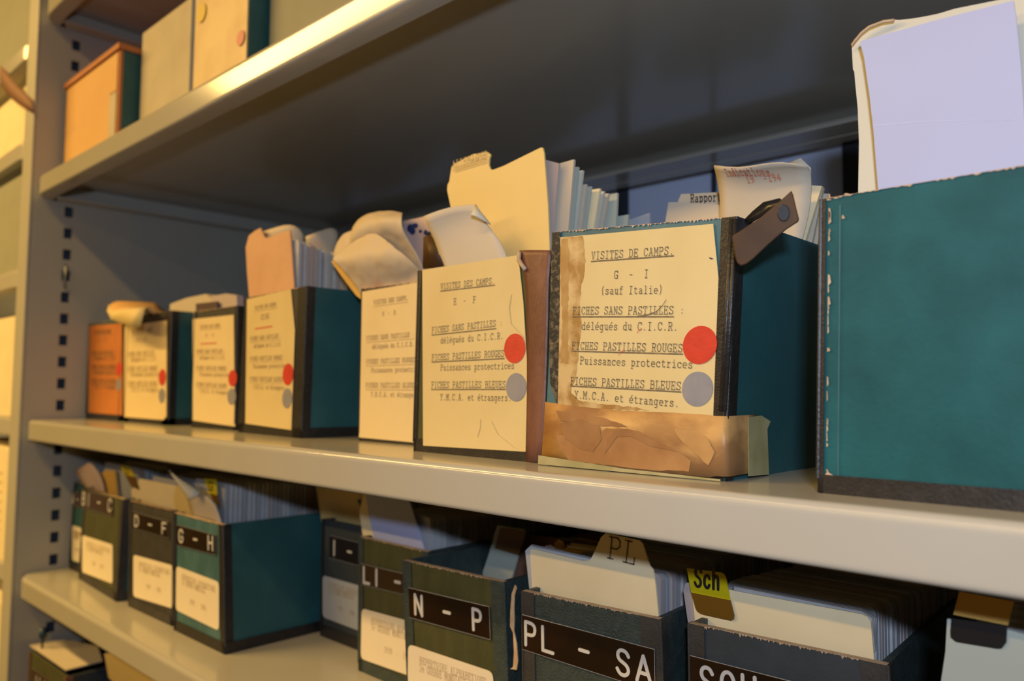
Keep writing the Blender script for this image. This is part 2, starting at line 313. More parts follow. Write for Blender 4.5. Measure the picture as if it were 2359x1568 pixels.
def px_text(face, parent, lines, m, hfac=1.75, wid=.0006, name='typed_text'):
    mb = MB()
    for txt, x0, y0, x1, y1 in lines:
        a = face.px(x0, y0, .0018); b = face.px(x1, y1, .0018); L = (b-a).length/max(1, len(txt))
        if txt == '_': 
            mb.quad(a, b, b+face.u*.0011, a+face.u*.0011); continue
        text_mesh(mb, txt, a, b, face.u, face.n, L*1.30*hfac/1.75, wid, TF)
    return mb.build(name, m, parent)
def dot(face, parent, name, cx, cy, ry, m, off=.0014):
    c = face.px(cx, cy, off); r = (face.px(cx, cy+ry, off)-face.px(cx, cy-ry, off)).length/2
    return MB().slab([c+face.s*(r*math.cos(t*math.pi/24))+face.u*(r*math.sin(t*math.pi/24)) for t in range(48)], face.n*.0006).build(name, m, parent)

STD = [('VISITES DES CAMPS.', .19, .10, .71), ('A  -  F', .33, .185, .53), ('FICHES SANS PASTILLES :', .09, .34, .80), ('délégués du C.I.C.R.', .18, .40, .80),
       ('FICHES PASTILLES ROUGES', .09, .50, .82), ('Puissances protectrices', .17, .56, .92), ('FICHES PASTILLES BLEUES', .09, .66, .83), ('Y.M.C.A. et étrangers.', .17, .72, .89)]

def card_box(label, face, z0, depth, front='teal', side='teal_d', binding='black', bw=.055, base=.016, back_h=None, group='card file boxes', name='card_box', right_binding=True, left_binding=True, worn=True, lining='inner', top_cut=None, sides_h=None):
    """open-topped cardboard card box; returns the thing"""
    f = face; c = (f.BL+f.BR)/2; t = thing(name, label, 'box', (c.x, c.y, z0), group)
    th = .0055; dv = Vector((-f.s.y, f.s.x, 0)).normalized()*depth
    inn = Vector((-f.s.y, f.s.x, 0)).normalized()*th; sx = f.s*th
    ft = M[front]; st = M[side]; bn = M[binding]
    MB().hexa([f.BL, f.BR, f.BR+inn, f.BL+inn], [f.TL, f.TR, f.TR+inn, f.TL+inn]).build('front_panel', ft, t)
    hR = f.TR; hL = f.TL; dz = Vector((0, 0, 0))
    bkR = f.TR+dv; bkL = f.TL+dv
    MB().hexa([f.BR-sx+inn, f.BR+inn, f.BR+dv, f.BR+dv-sx], [hR-sx+inn, hR+inn, bkR, bkR-sx]).build('side_panel', st, t)
    MB().hexa([f.BL+inn, f.BL+sx+inn, f.BL+dv+sx, f.BL+dv], [hL+inn, hL+sx+inn, bkL+sx, bkL]).build('side_panel', st, t)
    MB().hexa([f.BL+dv-inn+sx, f.BR+dv-inn-sx, f.BR+dv-sx, f.BL+dv+sx], [bkL-inn+sx, bkR-inn-sx, bkR-sx, bkL+sx]).build('back_panel', st, t)
    MB().hexa([f.BL+inn+sx, f.BR+inn-sx, f.BR+dv-inn-sx, f.BL+dv-inn+sx], [p+Vector((0, 0, .008)) for p in (f.BL+inn+sx, f.BR+inn-sx, f.BR+dv-inn-sx, f.BL+dv-inn+sx)]).build('base_panel', M[lining], t)
    e = .0007
    def vstrip(a0, a1, wrap):                    # cloth binding down a vertical corner
        o = f.n*e; q = [f.at(a0, 0)+o, f.at(a1, 0)+o, f.at(a1, 1)+o, f.at(a0, 1)+o]
        mb = MB().slab(q, f.n*.0006)
        if wrap:
            sd = 1 if wrap > 0 else -1; B = f.BR if wrap > 0 else f.BL; T = f.TR if wrap > 0 else f.TL
            dd = dv.normalized()*abs(wrap); so = f.s*(sd*e)
            mb.slab([B+so-f.n*0, B+so+dd, T+so+dd, T+so], f.s*(sd*.0006))
            mb.tube([B+f.s*(sd*.0004)+f.n*.0004+Vector((0, 0, .010)), T+f.s*(sd*.0004)+f.n*.0004], .0016, 8)
        return mb.build('corner_binding', bn, t, smooth=False)
    if right_binding: vstrip(1-bw/f.w*.55 if False else 1-bw*.12/f.w, 1, .012)
    if left_binding: vstrip(0, bw*.09/f.w, -.008)
    if base:
        o = f.n*e; b = base/(f.TL-f.BL).length
        mb = MB().slab([f.at(0, 0)+o, f.at(1, 0)+o, f.at(1, b)+o, f.at(0, b)+o], f.n*.0006)
        so = f.s*e; zz = Vector((0, 0, base)); mb.slab([f.BR+so, f.BR+so+dv, f.BR+so+dv+zz, f.BR+so+zz], f.s*.0006)
        mb.build('base_binding', bn, t)
    if worn:                                     # bare board showing along the rubbed top edge
        rnd = random.Random(sum(map(ord, label))); n = 170; mb = MB(); o = f.n*.0009
        prev = None
        for i in range(n+1):
            a = i/n; d = max(0, rnd.gauss(.0002, .0008)) if i % 17 else rnd.uniform(0, .0026)
            tp = f.at(a, 1)+o+Vector((0, 0, .0002)); bt = f.at(a, 1)+o-f.u*d
            if prev: mb.quad(prev[1], bt, tp, prev[0]); mb.quad(prev[0], tp, tp+inn*1.0-o, prev[0]+inn*1.0-o)
            prev = (tp, bt)
        mb.build('worn_edge', M['board'], t)
    t['_f'] = 0
    return t

def title_label(t, f, q, m, r=0):
    pts = [f.px(x, y, .0010) for x, y in q]
    if r: pts = round_rect(pts, r)
    return MB().slab(pts, f.n*.0004).build('title_label', M[m], t)
def std_text(t, f, q, head='A  -  F', m='inkf', red=False):
    TL, TR, BR, BL = [f.px(x, y, .0016) for x, y in q]; mb = MB()
    def P(a, b): return TL.lerp(TR, a).lerp(BL.lerp(BR, a), b)
    for i, (txt, a, b, c) in enumerate(STD):
        if i == 1: txt = head
        p, r = P(a, b), P(c, b); text_mesh(mb, txt, p, r, f.u, f.n, (r-p).length/len(txt)*1.3, .0009, TF)
        if i in (0, 2, 4, 6): mb.quad(P(a, b+.012), P(c, b+.012), P(c, b+.018), P(a, b+.018))
    o = mb.build('typed_text', M[m], t)
    if red: 
        mb = MB(); mb.quad(P(.2, .245), P(.6, .243), P(.6, .255), P(.2, .257)); mb.build('red_underline', M['redink'], t)
    return o

# ------------------------------------------------------------------ room shell
def struct(name, mb, m, **k):
    o = mb.build(name, m, **k); o['kind'] = 'structure'; return o
RX0, RX1, RY0, RY1, RZ0, RZ1 = -7.2, 3.0, -4.6, .80, -2.7, 1.95
struct('floor', MB().box(RX0, RX1, RY0, RY1, RZ0-.05, RZ0), M['floor'])
struct('ceiling', MB().box(RX0, RX1, RY0, RY1, RZ1, RZ1+.05), M['wallw'])
struct('wall_back', MB().box(RX0, RX1, RY1, RY1+.05, RZ0, RZ1), M['wall'])
struct('wall_front', MB().box(RX0, RX1, RY0-.05, RY0, RZ0, RZ1), M['wallw'])
struct('wall_left', MB().box(RX0-.05, RX0, RY0, RY1, RZ0, RZ1), M['wallw'])
struct('wall_right', MB().box(RX1, RX1+.05, RY0, RY1, RZ0, RZ1), M['wallw'])
for i, (a, b) in enumerate(((ony(1422, 480, .79).x, ony(1442, 480, .79).x), (ony(1640, 450, .79).x, ony(1645, 450, .79).x), (ony(1942, 400, .79).x, ony(1975, 400, .79).x))):
    struct('trim_%d' % (i+1), MB().box(a, b, RY1-.012, RY1, RZ0, RZ1), M['seam'])
for k, (x, y, p) in enumerate(TUBES):
    t = thing('ceiling_light', ['long fluorescent light over the near aisle, left end', 'long fluorescent light over the near aisle, right end', 'long fluorescent light behind the near aisle, left end', 'long fluorescent light behind the near aisle, right end'][k], 'lamp', (x, y, 1.62), 'ceiling lights')
    MB().box(x-1.08, x+1.08, y-.11, y+.11, 1.605, 1.70).build('housing', M['paint'], t)
    for sx in (-.9, .9): MB().tube([(x+sx, y, 1.70), (x+sx, y, RZ1)], .008).build('hanger', M['steel'], t)

# ------------------------------------------------------------------ shelving
X0 = -1.838; DEP = .745
def shelf(z, xa, xb, label, group='steel shelves of the main bay', ends=True):
    t = thing('metal_shelf', label, 'shelf', ((xa+xb)/2, 0, z), group)
    h = .04; R = .007
    prof = []                                    # closed profile (y, z) of folded sheet, front lip rolled over the top
    for k in range(7):
        a = math.pi/2*k/6; prof.append((R-R*math.sin(a), z-R+R*math.cos(a)))
    prof = [(R+.004, z), (R, z)]+prof[1:]+[(0, z-R-.0015), (0, z-h+.0055)]
    for k in range(5):
        a = math.pi/2*k/4; prof.append((.004-.004*math.cos(a), z-h+.004-.004*math.sin(a)))
    prof += [(.030, z-h), (.030, z-h+.003), (.0055, z-h+.003), (.003, z-h+.006), (.003, z-.010), (.008, z-.005)]
    back = [(DEP-.008, z-.005), (DEP-.003, z-.010), (DEP-.003, z-h+.003), (DEP-.03, z-h+.003), (DEP-.03, z-h), (DEP, z-h), (DEP, z)]
    def ring(x, inset):
        return [(x, y+inset*(1 if y < .2 else 0), zz) for y, zz in prof+back]
    xs = [(xa, .016), (xa+.008, .013), (xa+.018, .007), (xa+.030, .002), (xa+.045, 0), (xb-.045, 0), (xb-.018, .007), (xb, .016)]
    mb = MB(); n = len(prof)+len(back)
    for x, i in xs: mb.v += [Vector(p) for p in ring(x, i)]
    for r in range(len(xs)-1):
        for k in range(n):
            l = (k+1) % n; mb.f.append((r*n+k, r*n+l, (r+1)*n+l, (r+1)*n+k))
    o = mb.build('shelf_board', M['paint'], t, smooth=False)
    for p in o.data.polygons: p.use_smooth = True
    o.data.update()
    try: o.data.set_sharp_from_angle(angle=math.radians(40))
    except Exception: pass
    for x, sg in ((xa, 1), (xb, -1)):
        MB().box(min(x, x+sg*.004), max(x, x+sg*.004), .032, DEP-.032, z-h+.002, z-.006).build('side_flange', M['paint'], t)
        MB().box(min(x, x+sg*.035), max(x, x+sg*.035), .034, DEP-.034, z-h, z-h+.003).build('side_flange', M['paint'], t)
    MB().box(xa+.04, xb-.04, DEP-.085, DEP-.032, z-h+.001, z-h+.0035).build('rear_flange', M['paint'], t)
    return t
XR = 1.0
zB, zC, zD, zE, zA = .4971, 0, -.3093, -.640, .872
shelf(zA, X0+.006, XR, 'cream steel shelf at the very top left corner of the picture')
shelf(zB, X0+.006, XR, 'upper cream steel shelf with bright glare on its lip, holding grey and cream boxes')
shelf(zC, X0+.006, XR, 'middle cream steel shelf carrying the camp visit card boxes')
shelf(zD, X0+.006, XR, 'lower cream steel shelf carrying the lettered alphabet boxes')
shelf(zE, X0+.006, XR, 'lowest cream steel shelf, below the frame under the blue pin box')
LX0, LX1 = -3.7, -1.912
LZ = [.8194, .598, .318, .0027, -.300, -.62]
LN = ['top shelf of the neighbouring bay at the far left edge', 'neighbouring bay shelf beside the upper shelf, with the white file on it below', 'neighbouring bay shelf above the dark gap, left edge',
      'neighbouring bay shelf level with the middle shelf, left edge', 'neighbouring bay shelf level with the lower shelf, left edge', 'neighbouring bay shelf at the bottom left, below the frame']
for z, n in zip(LZ, LN): shelf(z, LX0, LX1, 'cream steel '+n, 'steel shelves of the neighbouring bay')

def upright(xr, label, slots=True):
    t = thing('shelf_upright', label, 'upright', (xr-.031, 0, RZ0), 'shelving uprights')
    xl = xr-.062; ys0, ys1 = .061, .077; top, bot = 1.75, RZ0
    MB().box(xl, xr, -.006, .0, bot, top).build('front_flange', M['panel'], t, bevel=.002)
    mb = MB()
    mb.box(xr-.004, xr, 0, ys0, bot, top); mb.box(xr-.004, xr, ys1, .75, bot, top)
    pitch = .0455; z = -1.2; prev = bot
    while z < 1.3:
        mb.box(xr-.004, xr, ys0, ys1, prev, z-.011); prev = z+.011; z += pitch
    mb.box(xr-.004, xr, ys0, ys1, prev, top)
    mb.build('side_sheet', M['panel'], t)
    MB().box(xl, xl+.004, 0, .75, bot, top).build('outer_sheet', M['panel'], t)
    MB().box(xl+.02, xl+.024, .03, .12, bot, top).build('slot_shade_sheet', M['slot'], t)  # dark sheet behind the slots; its colour holds the hollow's shade
    MB().box(xl+.004, xr-.004, .744, .75, bot, top).build('rear_flange', M['panel'], t)
    return t
upright(X0, 'slotted cream steel upright between the main bay and the left bay')
upright(XR+.068, 'slotted cream steel upright at the right end of the main bay, outside the frame')
p = [onx(150, 618, X0)]; base = onx(150, 640, X0)
cl = [base+Vector((.001, 0, .028)), base+Vector((.016, -.004, .020)), base+Vector((.022, -.006, .004)), base+Vector((.018, -.006, -.010)), base+Vector((.003, 0, -.022))]
tag(MB().tube(cl, .0030, 8).build('shelf_clip', M['steel'], org=tuple(base)), 'small bent metal clip hooked in the upright slots above the middle shelf', 'clip')

# ------------------------------------------------------------------ generic cards
def card_mesh(w, h, th, m, r=.006, tab=None):
    pts = [(-w/2, 0), (w/2, 0)]
    for cx, cz, a0 in ((w/2-r, h-r, 0), (-w/2+r, h-r, 90)):
        for k in range(4): a = math.radians(a0+30*k); pts.append((cx+r*math.cos(a), cz+r*math.sin(a)))
    mb = MB().slab([(x, 0, z) for x, z in pts], (0, th, 0))
    me = bpy.data.meshes.new('index_card'); me.from_pydata([tuple(v*S) for v in mb.v], [], mb.f); me.materials.append(m); return me
def stack(xc, z, w, h, y0, y1, n, mats, label, group, seed=1, lean=0, jz=.003, jx=.003, th=None, name='index_card', dh=0):
    rnd = random.Random(seed); step = (y1-y0)/n; th = th or step*.72
    ms = [card_mesh(w, h, th, M[m]) for m in mats]
    for i in range(n):
        o = bpy.data.objects.new(name, rnd.choice(ms)); col.objects.link(o)
        o.location = Vector((xc+rnd.uniform(-jx, jx), y0+step*i, z))*S
        hh = 1+(rnd.uniform(-jz, jz)+dh*i/n)/h
        o.rotation_euler = (lean, 0, 0); o.scale = (1, 1, hh)
        tag(o, label, 'card', group)
def px_card(name, label, cat, px, y, m, th=.0015, group=None, slope=0, rag=0, parent=None, org=None, z_floor=None):
    """flat card standing in a box: outline given in the upright plane y (+ slope*z)"""
    pts = []
    for x, yy in px:
        p = ony(x, yy, y)
        if slope:
            n = Vector((0, 1, -slope)); q = Vector((0, y, p.z*0)); d = ray(x, yy); p = CAM+d*((Vector((0, y, 0))-CAM).dot(n)/d.dot(n))
        pts.append(p)
    if rag: pts = ragged(pts, rag, rag*3, seed=len(px))
    c = sum(pts, Vector())/len(pts)
    o = MB().slab(pts, (0, th, 0)).build(name, M[m], parent, org=None if parent is not None else tuple(c))
    if parent is None: tag(o, label, cat, group)
    return o
def sheet(name, label, cat, rows, m, group=None, parent=None, th=.0012, sub=1, crumple=0):
    """curved sheet lofted through rows of points (px, py, depth y)"""
    R = [[ony(x, yy, y) for x, yy, y in r] for r in rows]
    c = sum((p for r in R for p in r), Vector())/sum(len(r) for r in R)
    o = MB().grid(R).build(name, M[m], parent, smooth=True, subdiv=4 if crumple else sub, solid=0 if crumple else th, org=None if parent is not None else tuple(c))
    if crumple:
        tx = bpy.data.textures.new('paper_wrinkles', 'CLOUDS'); tx.noise_scale = .03; tx.noise_depth = 2
        d = o.modifiers.new('wrinkle', 'DISPLACE'); d.texture = tx; d.strength = crumple*S; d.mid_level = .5
        b = o.modifiers.new('solid', 'SOLIDIFY'); b.thickness = th*S
    if parent is None: tag(o, label, cat, group)
    return o

def drape(target, o, off=.0008):
    """lay a flat mesh onto the front of a curved sheet"""
    from mathutils.bvhtree import BVHTree
    bpy.context.view_layer.update(); dg = bpy.context.evaluated_depsgraph_get()
    bv = BVHTree.FromObject(target, dg)
    for v in o.data.vertices:
        h = bv.ray_cast(Vector((v.co.x, v.co.y-.15, v.co.z)), Vector((0, 1, 0)))
        if h[0] is not None: v.co.y = h[0].y-off*S
        else: v.co.y += .03

# ------------------------------------------------------------------ middle shelf boxes
G1 = 'camp visit card boxes on the middle shelf'
# --- G-I box
f = Face((-.4805, .060, 0), (-.3005, .061, 0), tuple(ony(1278, 535, .058)), tuple(ony(1700, 500, .061)))
t = card_box('teal card box labelled G-I, mended with brown tape, with a metal clasp', f, 0, .36, 'teal_v', 'teal_d', 'black', bw=.10, group=G1, left_binding=False, base=0)
GI = t
lab = title_label(t, f, [(1293, 547), (1645, 516), (1657, 640), (1645, 960), (1284, 935)], 'label')
px_text(f, lab, [('VISITES DE CAMPS.', 1364, 598, 1556, 586), ('_', 1364, 604, 1555, 591), ('G  -  I', 1416, 642, 1497, 640), ('(sauf Italie)', 1385, 678, 1531, 676),
    ('FICHES SANS PASTILLES :', 1321, 724, 1580, 723.5), ('_', 1322, 731, 1555, 731), ('délégués du C.I.C.R.', 1342, 759, 1565, 761), ('FICHES PASTILLES ROUGES', 1319, 804, 1576, 811), ('_', 1319, 810, 1576, 817),
    ('Puissances protectrices', 1338, 838, 1599, 848), ('FICHES PASTILLES BLEUES', 1316, 885, 1572, 898), ('_', 1316, 890, 1572, 904), ('Y.M.C.A. et étrangers.', 1325, 916, 1568, 937)], M['ink'])
dot(f, lab, 'red_dot_sticker', 1614.6, 794.5, 44, M['red']); dot(f, lab, 'blue_dot_sticker', 1609, 895.5, 40, M['blue'])
pts = [f.px(*p, .00155) for p in [(1293, 549), (1345, 544), (1352, 600), (1338, 690), (1342, 760), (1330, 860), (1318, 905), (1345, 925), (1400, 932), (1460, 938), (1500, 944), (1400, 944), (1284, 935), (1288, 760)]]
MB().poly(ragged(pts, .0009, .004, 5)).build('glue_stain', M['stain'], lab)
pts = [f.px(*p, .00165) for p in [(1296, 552), (1311, 551), (1314, 640), (1310, 730), (1313, 838), (1294, 836), (1299, 740), (1293, 650)]]
MB().poly(ragged(pts, .0009, .003, 8)).build('glue_stain', M['stain2'], lab)
mb = MB()
for seg in ([(1538, 690), (1530, 703), (1515, 718), (1492, 726), (1472, 728)],):
    for a, b in zip(seg[:-1], seg[1:]):
        p, q = f.px(*a, .0021), f.px(*b, .0021); w_ = f.u*.0005; mb.quad(p-w_, q-w_, q+w_, p+w_)
mb.build('pen_stroke', M['ink'], lab)
mb = MB()
for seg in ([(1470, 767), (1475, 761), (1482, 757)], [(1428, 818), (1433, 811), (1442, 806)]):
    for a, b in zip(seg[:-1], seg[1:]):
        p, q = f.px(*a, .0021), f.px(*b, .0021); w_ = f.u*.0004; mb.quad(p-w_, q-w_, q+w_, p+w_)
mb.build('red_pencil_mark', M['redink'], lab)
MB().poly([f.px(x, y, .0021) for x, y in [(1636, 593), (1641, 594), (1646, 596), (1643, 597.5), (1638, 596)]]).build('pen_stroke', M['blueink'], lab)
MB().slab([f.px(x, y, .0012) for x, y in [(1275, 536), (1293, 534), (1292, 700), (1287, 935), (1270, 880), (1268, 760)]], f.n*.0006).build('corner_binding', M['worncloth'], t)
# black cloth spine at the right corner, two ribbed bands with a gap of bare board at its top
for xa, xb in ((1655, 1677), (1683, 1703)):
    k = -45
    q = [f.px(xb+k*.98, 962, .0013), f.px(xa+k, 962, .0013)]
mb = MB(); mb.slab([f.px(x, y, .0010) for x, y in [(1672, 502), (1699, 499), (1672, 960), (1648, 958)]], f.n*.0012); mb.build('spine_band', M['black'], t)
for x0, x1, r in ((1688, 1664, .0022), (1697, 1672, .0020)):
    MB().tube([f.px(x0, 505, .0014), f.px((x0+x1)/2, 735, .0014), f.px(x1, 946, .0014)], r, 8).build('spine_ridge', M['black'], t, smooth=True)
# brown tape around the foot
dv = Vector((-f.s.y, f.s.x, 0)).normalized(); rr = []
TT = [f.px(x, y, .0045) for x, y in ((1264, 925), (1330, 935), (1440, 945), (1560, 950), (1640, 955))]
zt = TT[-1].z; Q = lambda a, b, z: f.BR+f.s*a+f.n*b+Vector((0, 0, z))
cpts = [(-.004, .0046), (.0012, .0044), (.0034, .0030), (.0044, 0), (.0044, -.012), (.0042, -.030), (.0040, -.045)]
up_ = TT+[Q(a, b, zt-.0006) for a, b in cpts]
lo_ = [Vector((p.x, 0, .0025)) for p in TT]
for k, p in enumerate(lo_): p.y = (f.BL.lerp(f.BR, (p.x-f.BL.x)/(f.BR.x-f.BL.x))+f.n*.0045).y
lo_[0] = lo_[0]+Vector((-.0045, 0, .006)); lo_ += [Q(a, b, .004) for a, b in cpts]; cr = f.BR+f.s*.0034
mid = [a.lerp(b, .5)+Vector((0, 0, 0)) for a, b in zip(up_, lo_)]
tp = MB().grid([up_, mid, lo_]).build('brown_tape', M['tape'], t, smooth=True, solid=.0008)
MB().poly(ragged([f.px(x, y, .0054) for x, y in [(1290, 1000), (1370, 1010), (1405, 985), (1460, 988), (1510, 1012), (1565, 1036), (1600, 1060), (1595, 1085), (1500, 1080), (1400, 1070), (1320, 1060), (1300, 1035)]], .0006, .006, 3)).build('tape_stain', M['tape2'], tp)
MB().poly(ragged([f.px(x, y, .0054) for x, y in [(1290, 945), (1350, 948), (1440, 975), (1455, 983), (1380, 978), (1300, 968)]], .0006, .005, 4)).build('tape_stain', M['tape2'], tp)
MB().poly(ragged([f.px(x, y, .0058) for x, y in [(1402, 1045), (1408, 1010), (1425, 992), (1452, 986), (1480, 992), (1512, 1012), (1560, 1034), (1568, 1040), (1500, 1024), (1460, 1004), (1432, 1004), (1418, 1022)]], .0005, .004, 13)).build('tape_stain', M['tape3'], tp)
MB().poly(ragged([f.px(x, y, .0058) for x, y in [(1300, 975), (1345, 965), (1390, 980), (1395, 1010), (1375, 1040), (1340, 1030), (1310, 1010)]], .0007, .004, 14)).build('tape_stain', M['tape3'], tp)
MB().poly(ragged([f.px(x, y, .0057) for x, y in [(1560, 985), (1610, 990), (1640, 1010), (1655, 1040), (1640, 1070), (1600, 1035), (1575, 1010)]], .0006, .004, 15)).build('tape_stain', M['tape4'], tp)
MB().slab([Vector((cr.x+.0008, cr.y+.030, .002)), Vector((cr.x+.0008, cr.y+.064, .001)), Vector((cr.x+.0008, cr.y+.062, zt-.012)), Vector((cr.x+.0008, cr.y+.068, zt-.006)), Vector((cr.x+.0008, cr.y+.052, zt-.001)), Vector((cr.x+.0008, cr.y+.030, zt-.002))], (.0006, 0, 0)).build('yellowed_tape', M['clear'], t)
MB().slab([f.at(-.01, .004, .0062), f.at(1.0, .003, .0062), f.at(1.0, .010, .0062), f.at(.5, .018, .0062), f.at(-.01, .042, .0062)], f.n*.0003).build('yellowed_tape', M['clear'], t)
# metal clasp
g = Face(ony(1702, 600, .040), ony(1830, 600, .052), ony(1702, 500, .040), ony(1830, 500, .052))
cp = [g.px(*p) for p in [(1690, 560), (1687, 548), (1692, 541), (1704, 534), (1755, 500), (1800, 462), (1824, 440), (1828, 450), (1835, 480), (1841, 504), (1840, 511), (1812, 529), (1770, 565), (1735, 598), (1720, 609), (1708, 613), (1699, 606), (1693, 585)]]
ct = MB().slab(cp, g.n*.0025).build('metal_clasp', M['bronze'], t, bevel=.0008)
c = g.px(1806, 492, .0026)
MB().slab([c+g.s*(.0042*math.cos(k*.393))+Vector((0, 0, .0062*math.sin(k*.393))) for k in range(16)], g.n*.0012).build('rivet', M['smoke'], ct, bevel=.0005)
sheet('clasp_strap', '', '', [[(1716, 506, .066), (1735, 487, .066), (1760, 466, .063), (1797, 457, .058)], [(1724, 516, .064), (1750, 500, .061), (1778, 484, .058), (1812, 470, .054)]], 'smoke', parent=t, th=.0014, sub=0)
# papers in the G-I box
def up_px(pts, y): return [ony(a, b, y) for a, b in pts]
px_card('index_card', 'wide cream card at the back left of the G-I box with no tab', 'card', [(1524, 560), (1540, 466), (1562, 465), (1700, 474), (1700, 560)], .235, 'paper', group='papers in the G-I box')
o = px_card('index_card', 'cream divider card typed Rapport, behind the tall note in the G-I box', 'card', [(1545, 560), (1560, 468), (1569, 447), (1700, 440), (1700, 560)], .243, 'paper', group='papers in the G-I box')
fb = Face(ony(1560, 560, .2445), ony(1700, 560, .2445), ony(1560, 440, .2445), ony(1700, 440, .2445))
c0 = o.location/S; o['_o'] = tuple(c0)
px_text(fb, o, [('Rapport', 1592, 467, 1664, 463)], M['ink'], hfac=2.2, wid=.0012)
o = sheet('note_sheet', 'tall cream note folded forward at its top, typed in orange, in the G-I box', 'paper',
    [[(1645, 381, .196), (1700, 388, .190), (1750, 379, .188), (1800, 371, .190), (1858, 383, .198)],
     [(1650, 402, .206), (1700, 408, .203), (1750, 400, .202), (1800, 392, .203), (1867, 388, .206)],
     [(1658, 440, .214), (1700, 445, .212), (1750, 440, .212), (1800, 430, .212), (1871, 430, .214)],
     [(1662, 500, .216), (1700, 500, .216), (1750, 500, .216), (1800, 490, .216), (1866, 490, .216)],
     [(1645, 600, .216), (1700, 600, .216), (1750, 600, .216), (1800, 590, .216), (1838, 590, .216)]], 'paper', group='papers in the G-I box', th=.0010)
o['_o'] = tuple(o.location/S)
mb = MB(); fb = Face(ony(1645, 560, .200), ony(1870, 560, .200), ony(1645, 380, .200), ony(1870, 380, .200))
for txt, a, b, c, d in (('FICHES', 1656, 397, 1718, 403), ('1907-1940', 1700, 409, 1800, 396)): pass
fb1 = Face(ony(1645, 560, .1875), ony(1870, 560, .1875), ony(1645, 380, .1875), ony(1870, 380, .1875))
drape(o, px_text(fb1, o, [('Indications', 1656, 399, 1760, 398), ('1907-1940', 1700, 413, 1790, 405)], M['orink'], wid=.0008))
sheet('note_sheet', 'small cream paper corner peeping above the tall orange typed note', 'paper', [[(1815, 376, .222), (1845, 364, .222), (1868, 386, .222)], [(1815, 420, .222), (1845, 420, .222), (1869, 420, .222)]], 'ivory', group='papers in the G-I box', sub=0)
for k, (a, b, c, dd) in enumerate((((1852, 426), (1893, 428), (1852, 565), (1800, 560)), ((1868, 432), (1896, 432), (1868, 570), (1820, 565)), ((1885, 446), (1908, 446), (1880, 575), (1840, 570)), ((1880, 460), (1900, 458), (1872, 578), (1840, 575)))):
    px_card('index_card', 'cream card leaning back behind the metal clasp, right side of the G-I box', 'card', [dd, a, b, c], .232+.010*k, ['manila', 'paper', 'paper', 'ivory'][k], th=.004, group='cards leaning at the right of the G-I box')
stack(-.39, .012, .15, .17, .27, .40, 12, ['paper', 'card3'], 'cream card standing deep inside the G-I box', 'cards inside the G-I box', 3, th=.004)

# --- E-F box (brown spine)
f = Face((-.682, .074, 0), (-.4875, .070, 0), tuple(ony(972, 622, .078)), tuple(ony(1270, 577, .078)))
f.TR = Vector((-.490, .078, .199)); f.TL = Vector((-.684, .079, .200)); f = Face(f.BL, f.BR, f.TL, f.TR)
t = card_box('card box labelled E-F with a torn brown leather spine, right of the C-D box', f, 0, .36, 'green', 'teal_d', 'black', bw=.05, group=G1, right_binding=False, base=.014)
q = [(975, 622), (1196, 588), (1208, 700), (1217, 850), (1213, 1040), (977, 1026)]
lab = title_label(t, f, q, 'label')
px_text(f, lab, [('VISITES DES CAMPS.', 1017, 667, 1143, 653), ('_', 1017, 672, 1143, 658), ('E  -  F', 1047, 702, 1099, 697), ('FICHES SANS PASTILLES :', 997, 767, 1161, 750), ('_', 997, 773, 1146, 758), ('délégués du C.I.C.R.', 1017, 791, 1163, 780),
    ('FICHES PASTILLES ROUGES', 997, 830, 1165, 821), ('_', 997, 835, 1165, 827), ('Puissances protectrices', 1017, 853, 1188, 849), ('FICHES PASTILLES BLEUES', 996, 893, 1168, 893), ('_', 996, 898, 1168, 898), ('Y.M.C.A. et étrangers.', 1016, 921, 1181, 923)], M['ink'], wid=.00055)
dot(f, lab, 'red_dot_sticker', 1188.5, 802.4, 34, M['red']); dot(f, lab, 'blue_dot_sticker', 1191.8, 891.5, 32.5, M['blue'])
mb = MB()
for seg in ([(1181, 678), (1176, 710), (1180, 745), (1195, 762), (1208, 775), (1214, 800)], [(1110, 965), (1109, 985), (1103, 1006)], [(1135, 970), (1150, 1000), (1190, 1032)]):
    for a, b in zip(seg[:-1], seg[1:]):
        p, r_ = f.px(*a, .0018), f.px(*b, .0018); w_ = f.s*.0005; mb.quad(p-w_, r_-w_, r_+w_, p+w_)
    mb.build('pencil_line', M['inkf'], lab); mb = MB()
R = []
for k, (xl, xr, y) in enumerate(((1200, 1271, 577), (1203, 1272, 600), (1213, 1266, 640), (1217, 1266, 720), (1217, 1262, 850), (1217, 1258, 960), (1215, 1250, 1064))):
    a = f.px(xl, y, .0014); b = f.px(xr, y, .0014); R.append([a, a.lerp(b, .35)+f.n*.0016, a.lerp(b, .75)+f.n*.0012, b])
sp = MB().grid(R).build('leather_spine', M['leather'], t, smooth=True, subdiv=1, solid=.0012)
MB().tube([f.px(1202, 583, .0035), f.px(1203, 600, .0045), f.px(1210, 612, .0045), f.px(1217, 622, .0040)], .0022, 8).build('torn_edge', M['board'], sp, smooth=True)
sheet('clasp_tab', '', '', [[(977, 546, .088), (990, 541, .088), (1004, 552, .088)], [(975, 618, .088), (995, 617, .088), (1022, 612, .088)]], 'bronze', parent=t, th=.0018, sub=0)
GE = 'papers and cards in the E-F box'
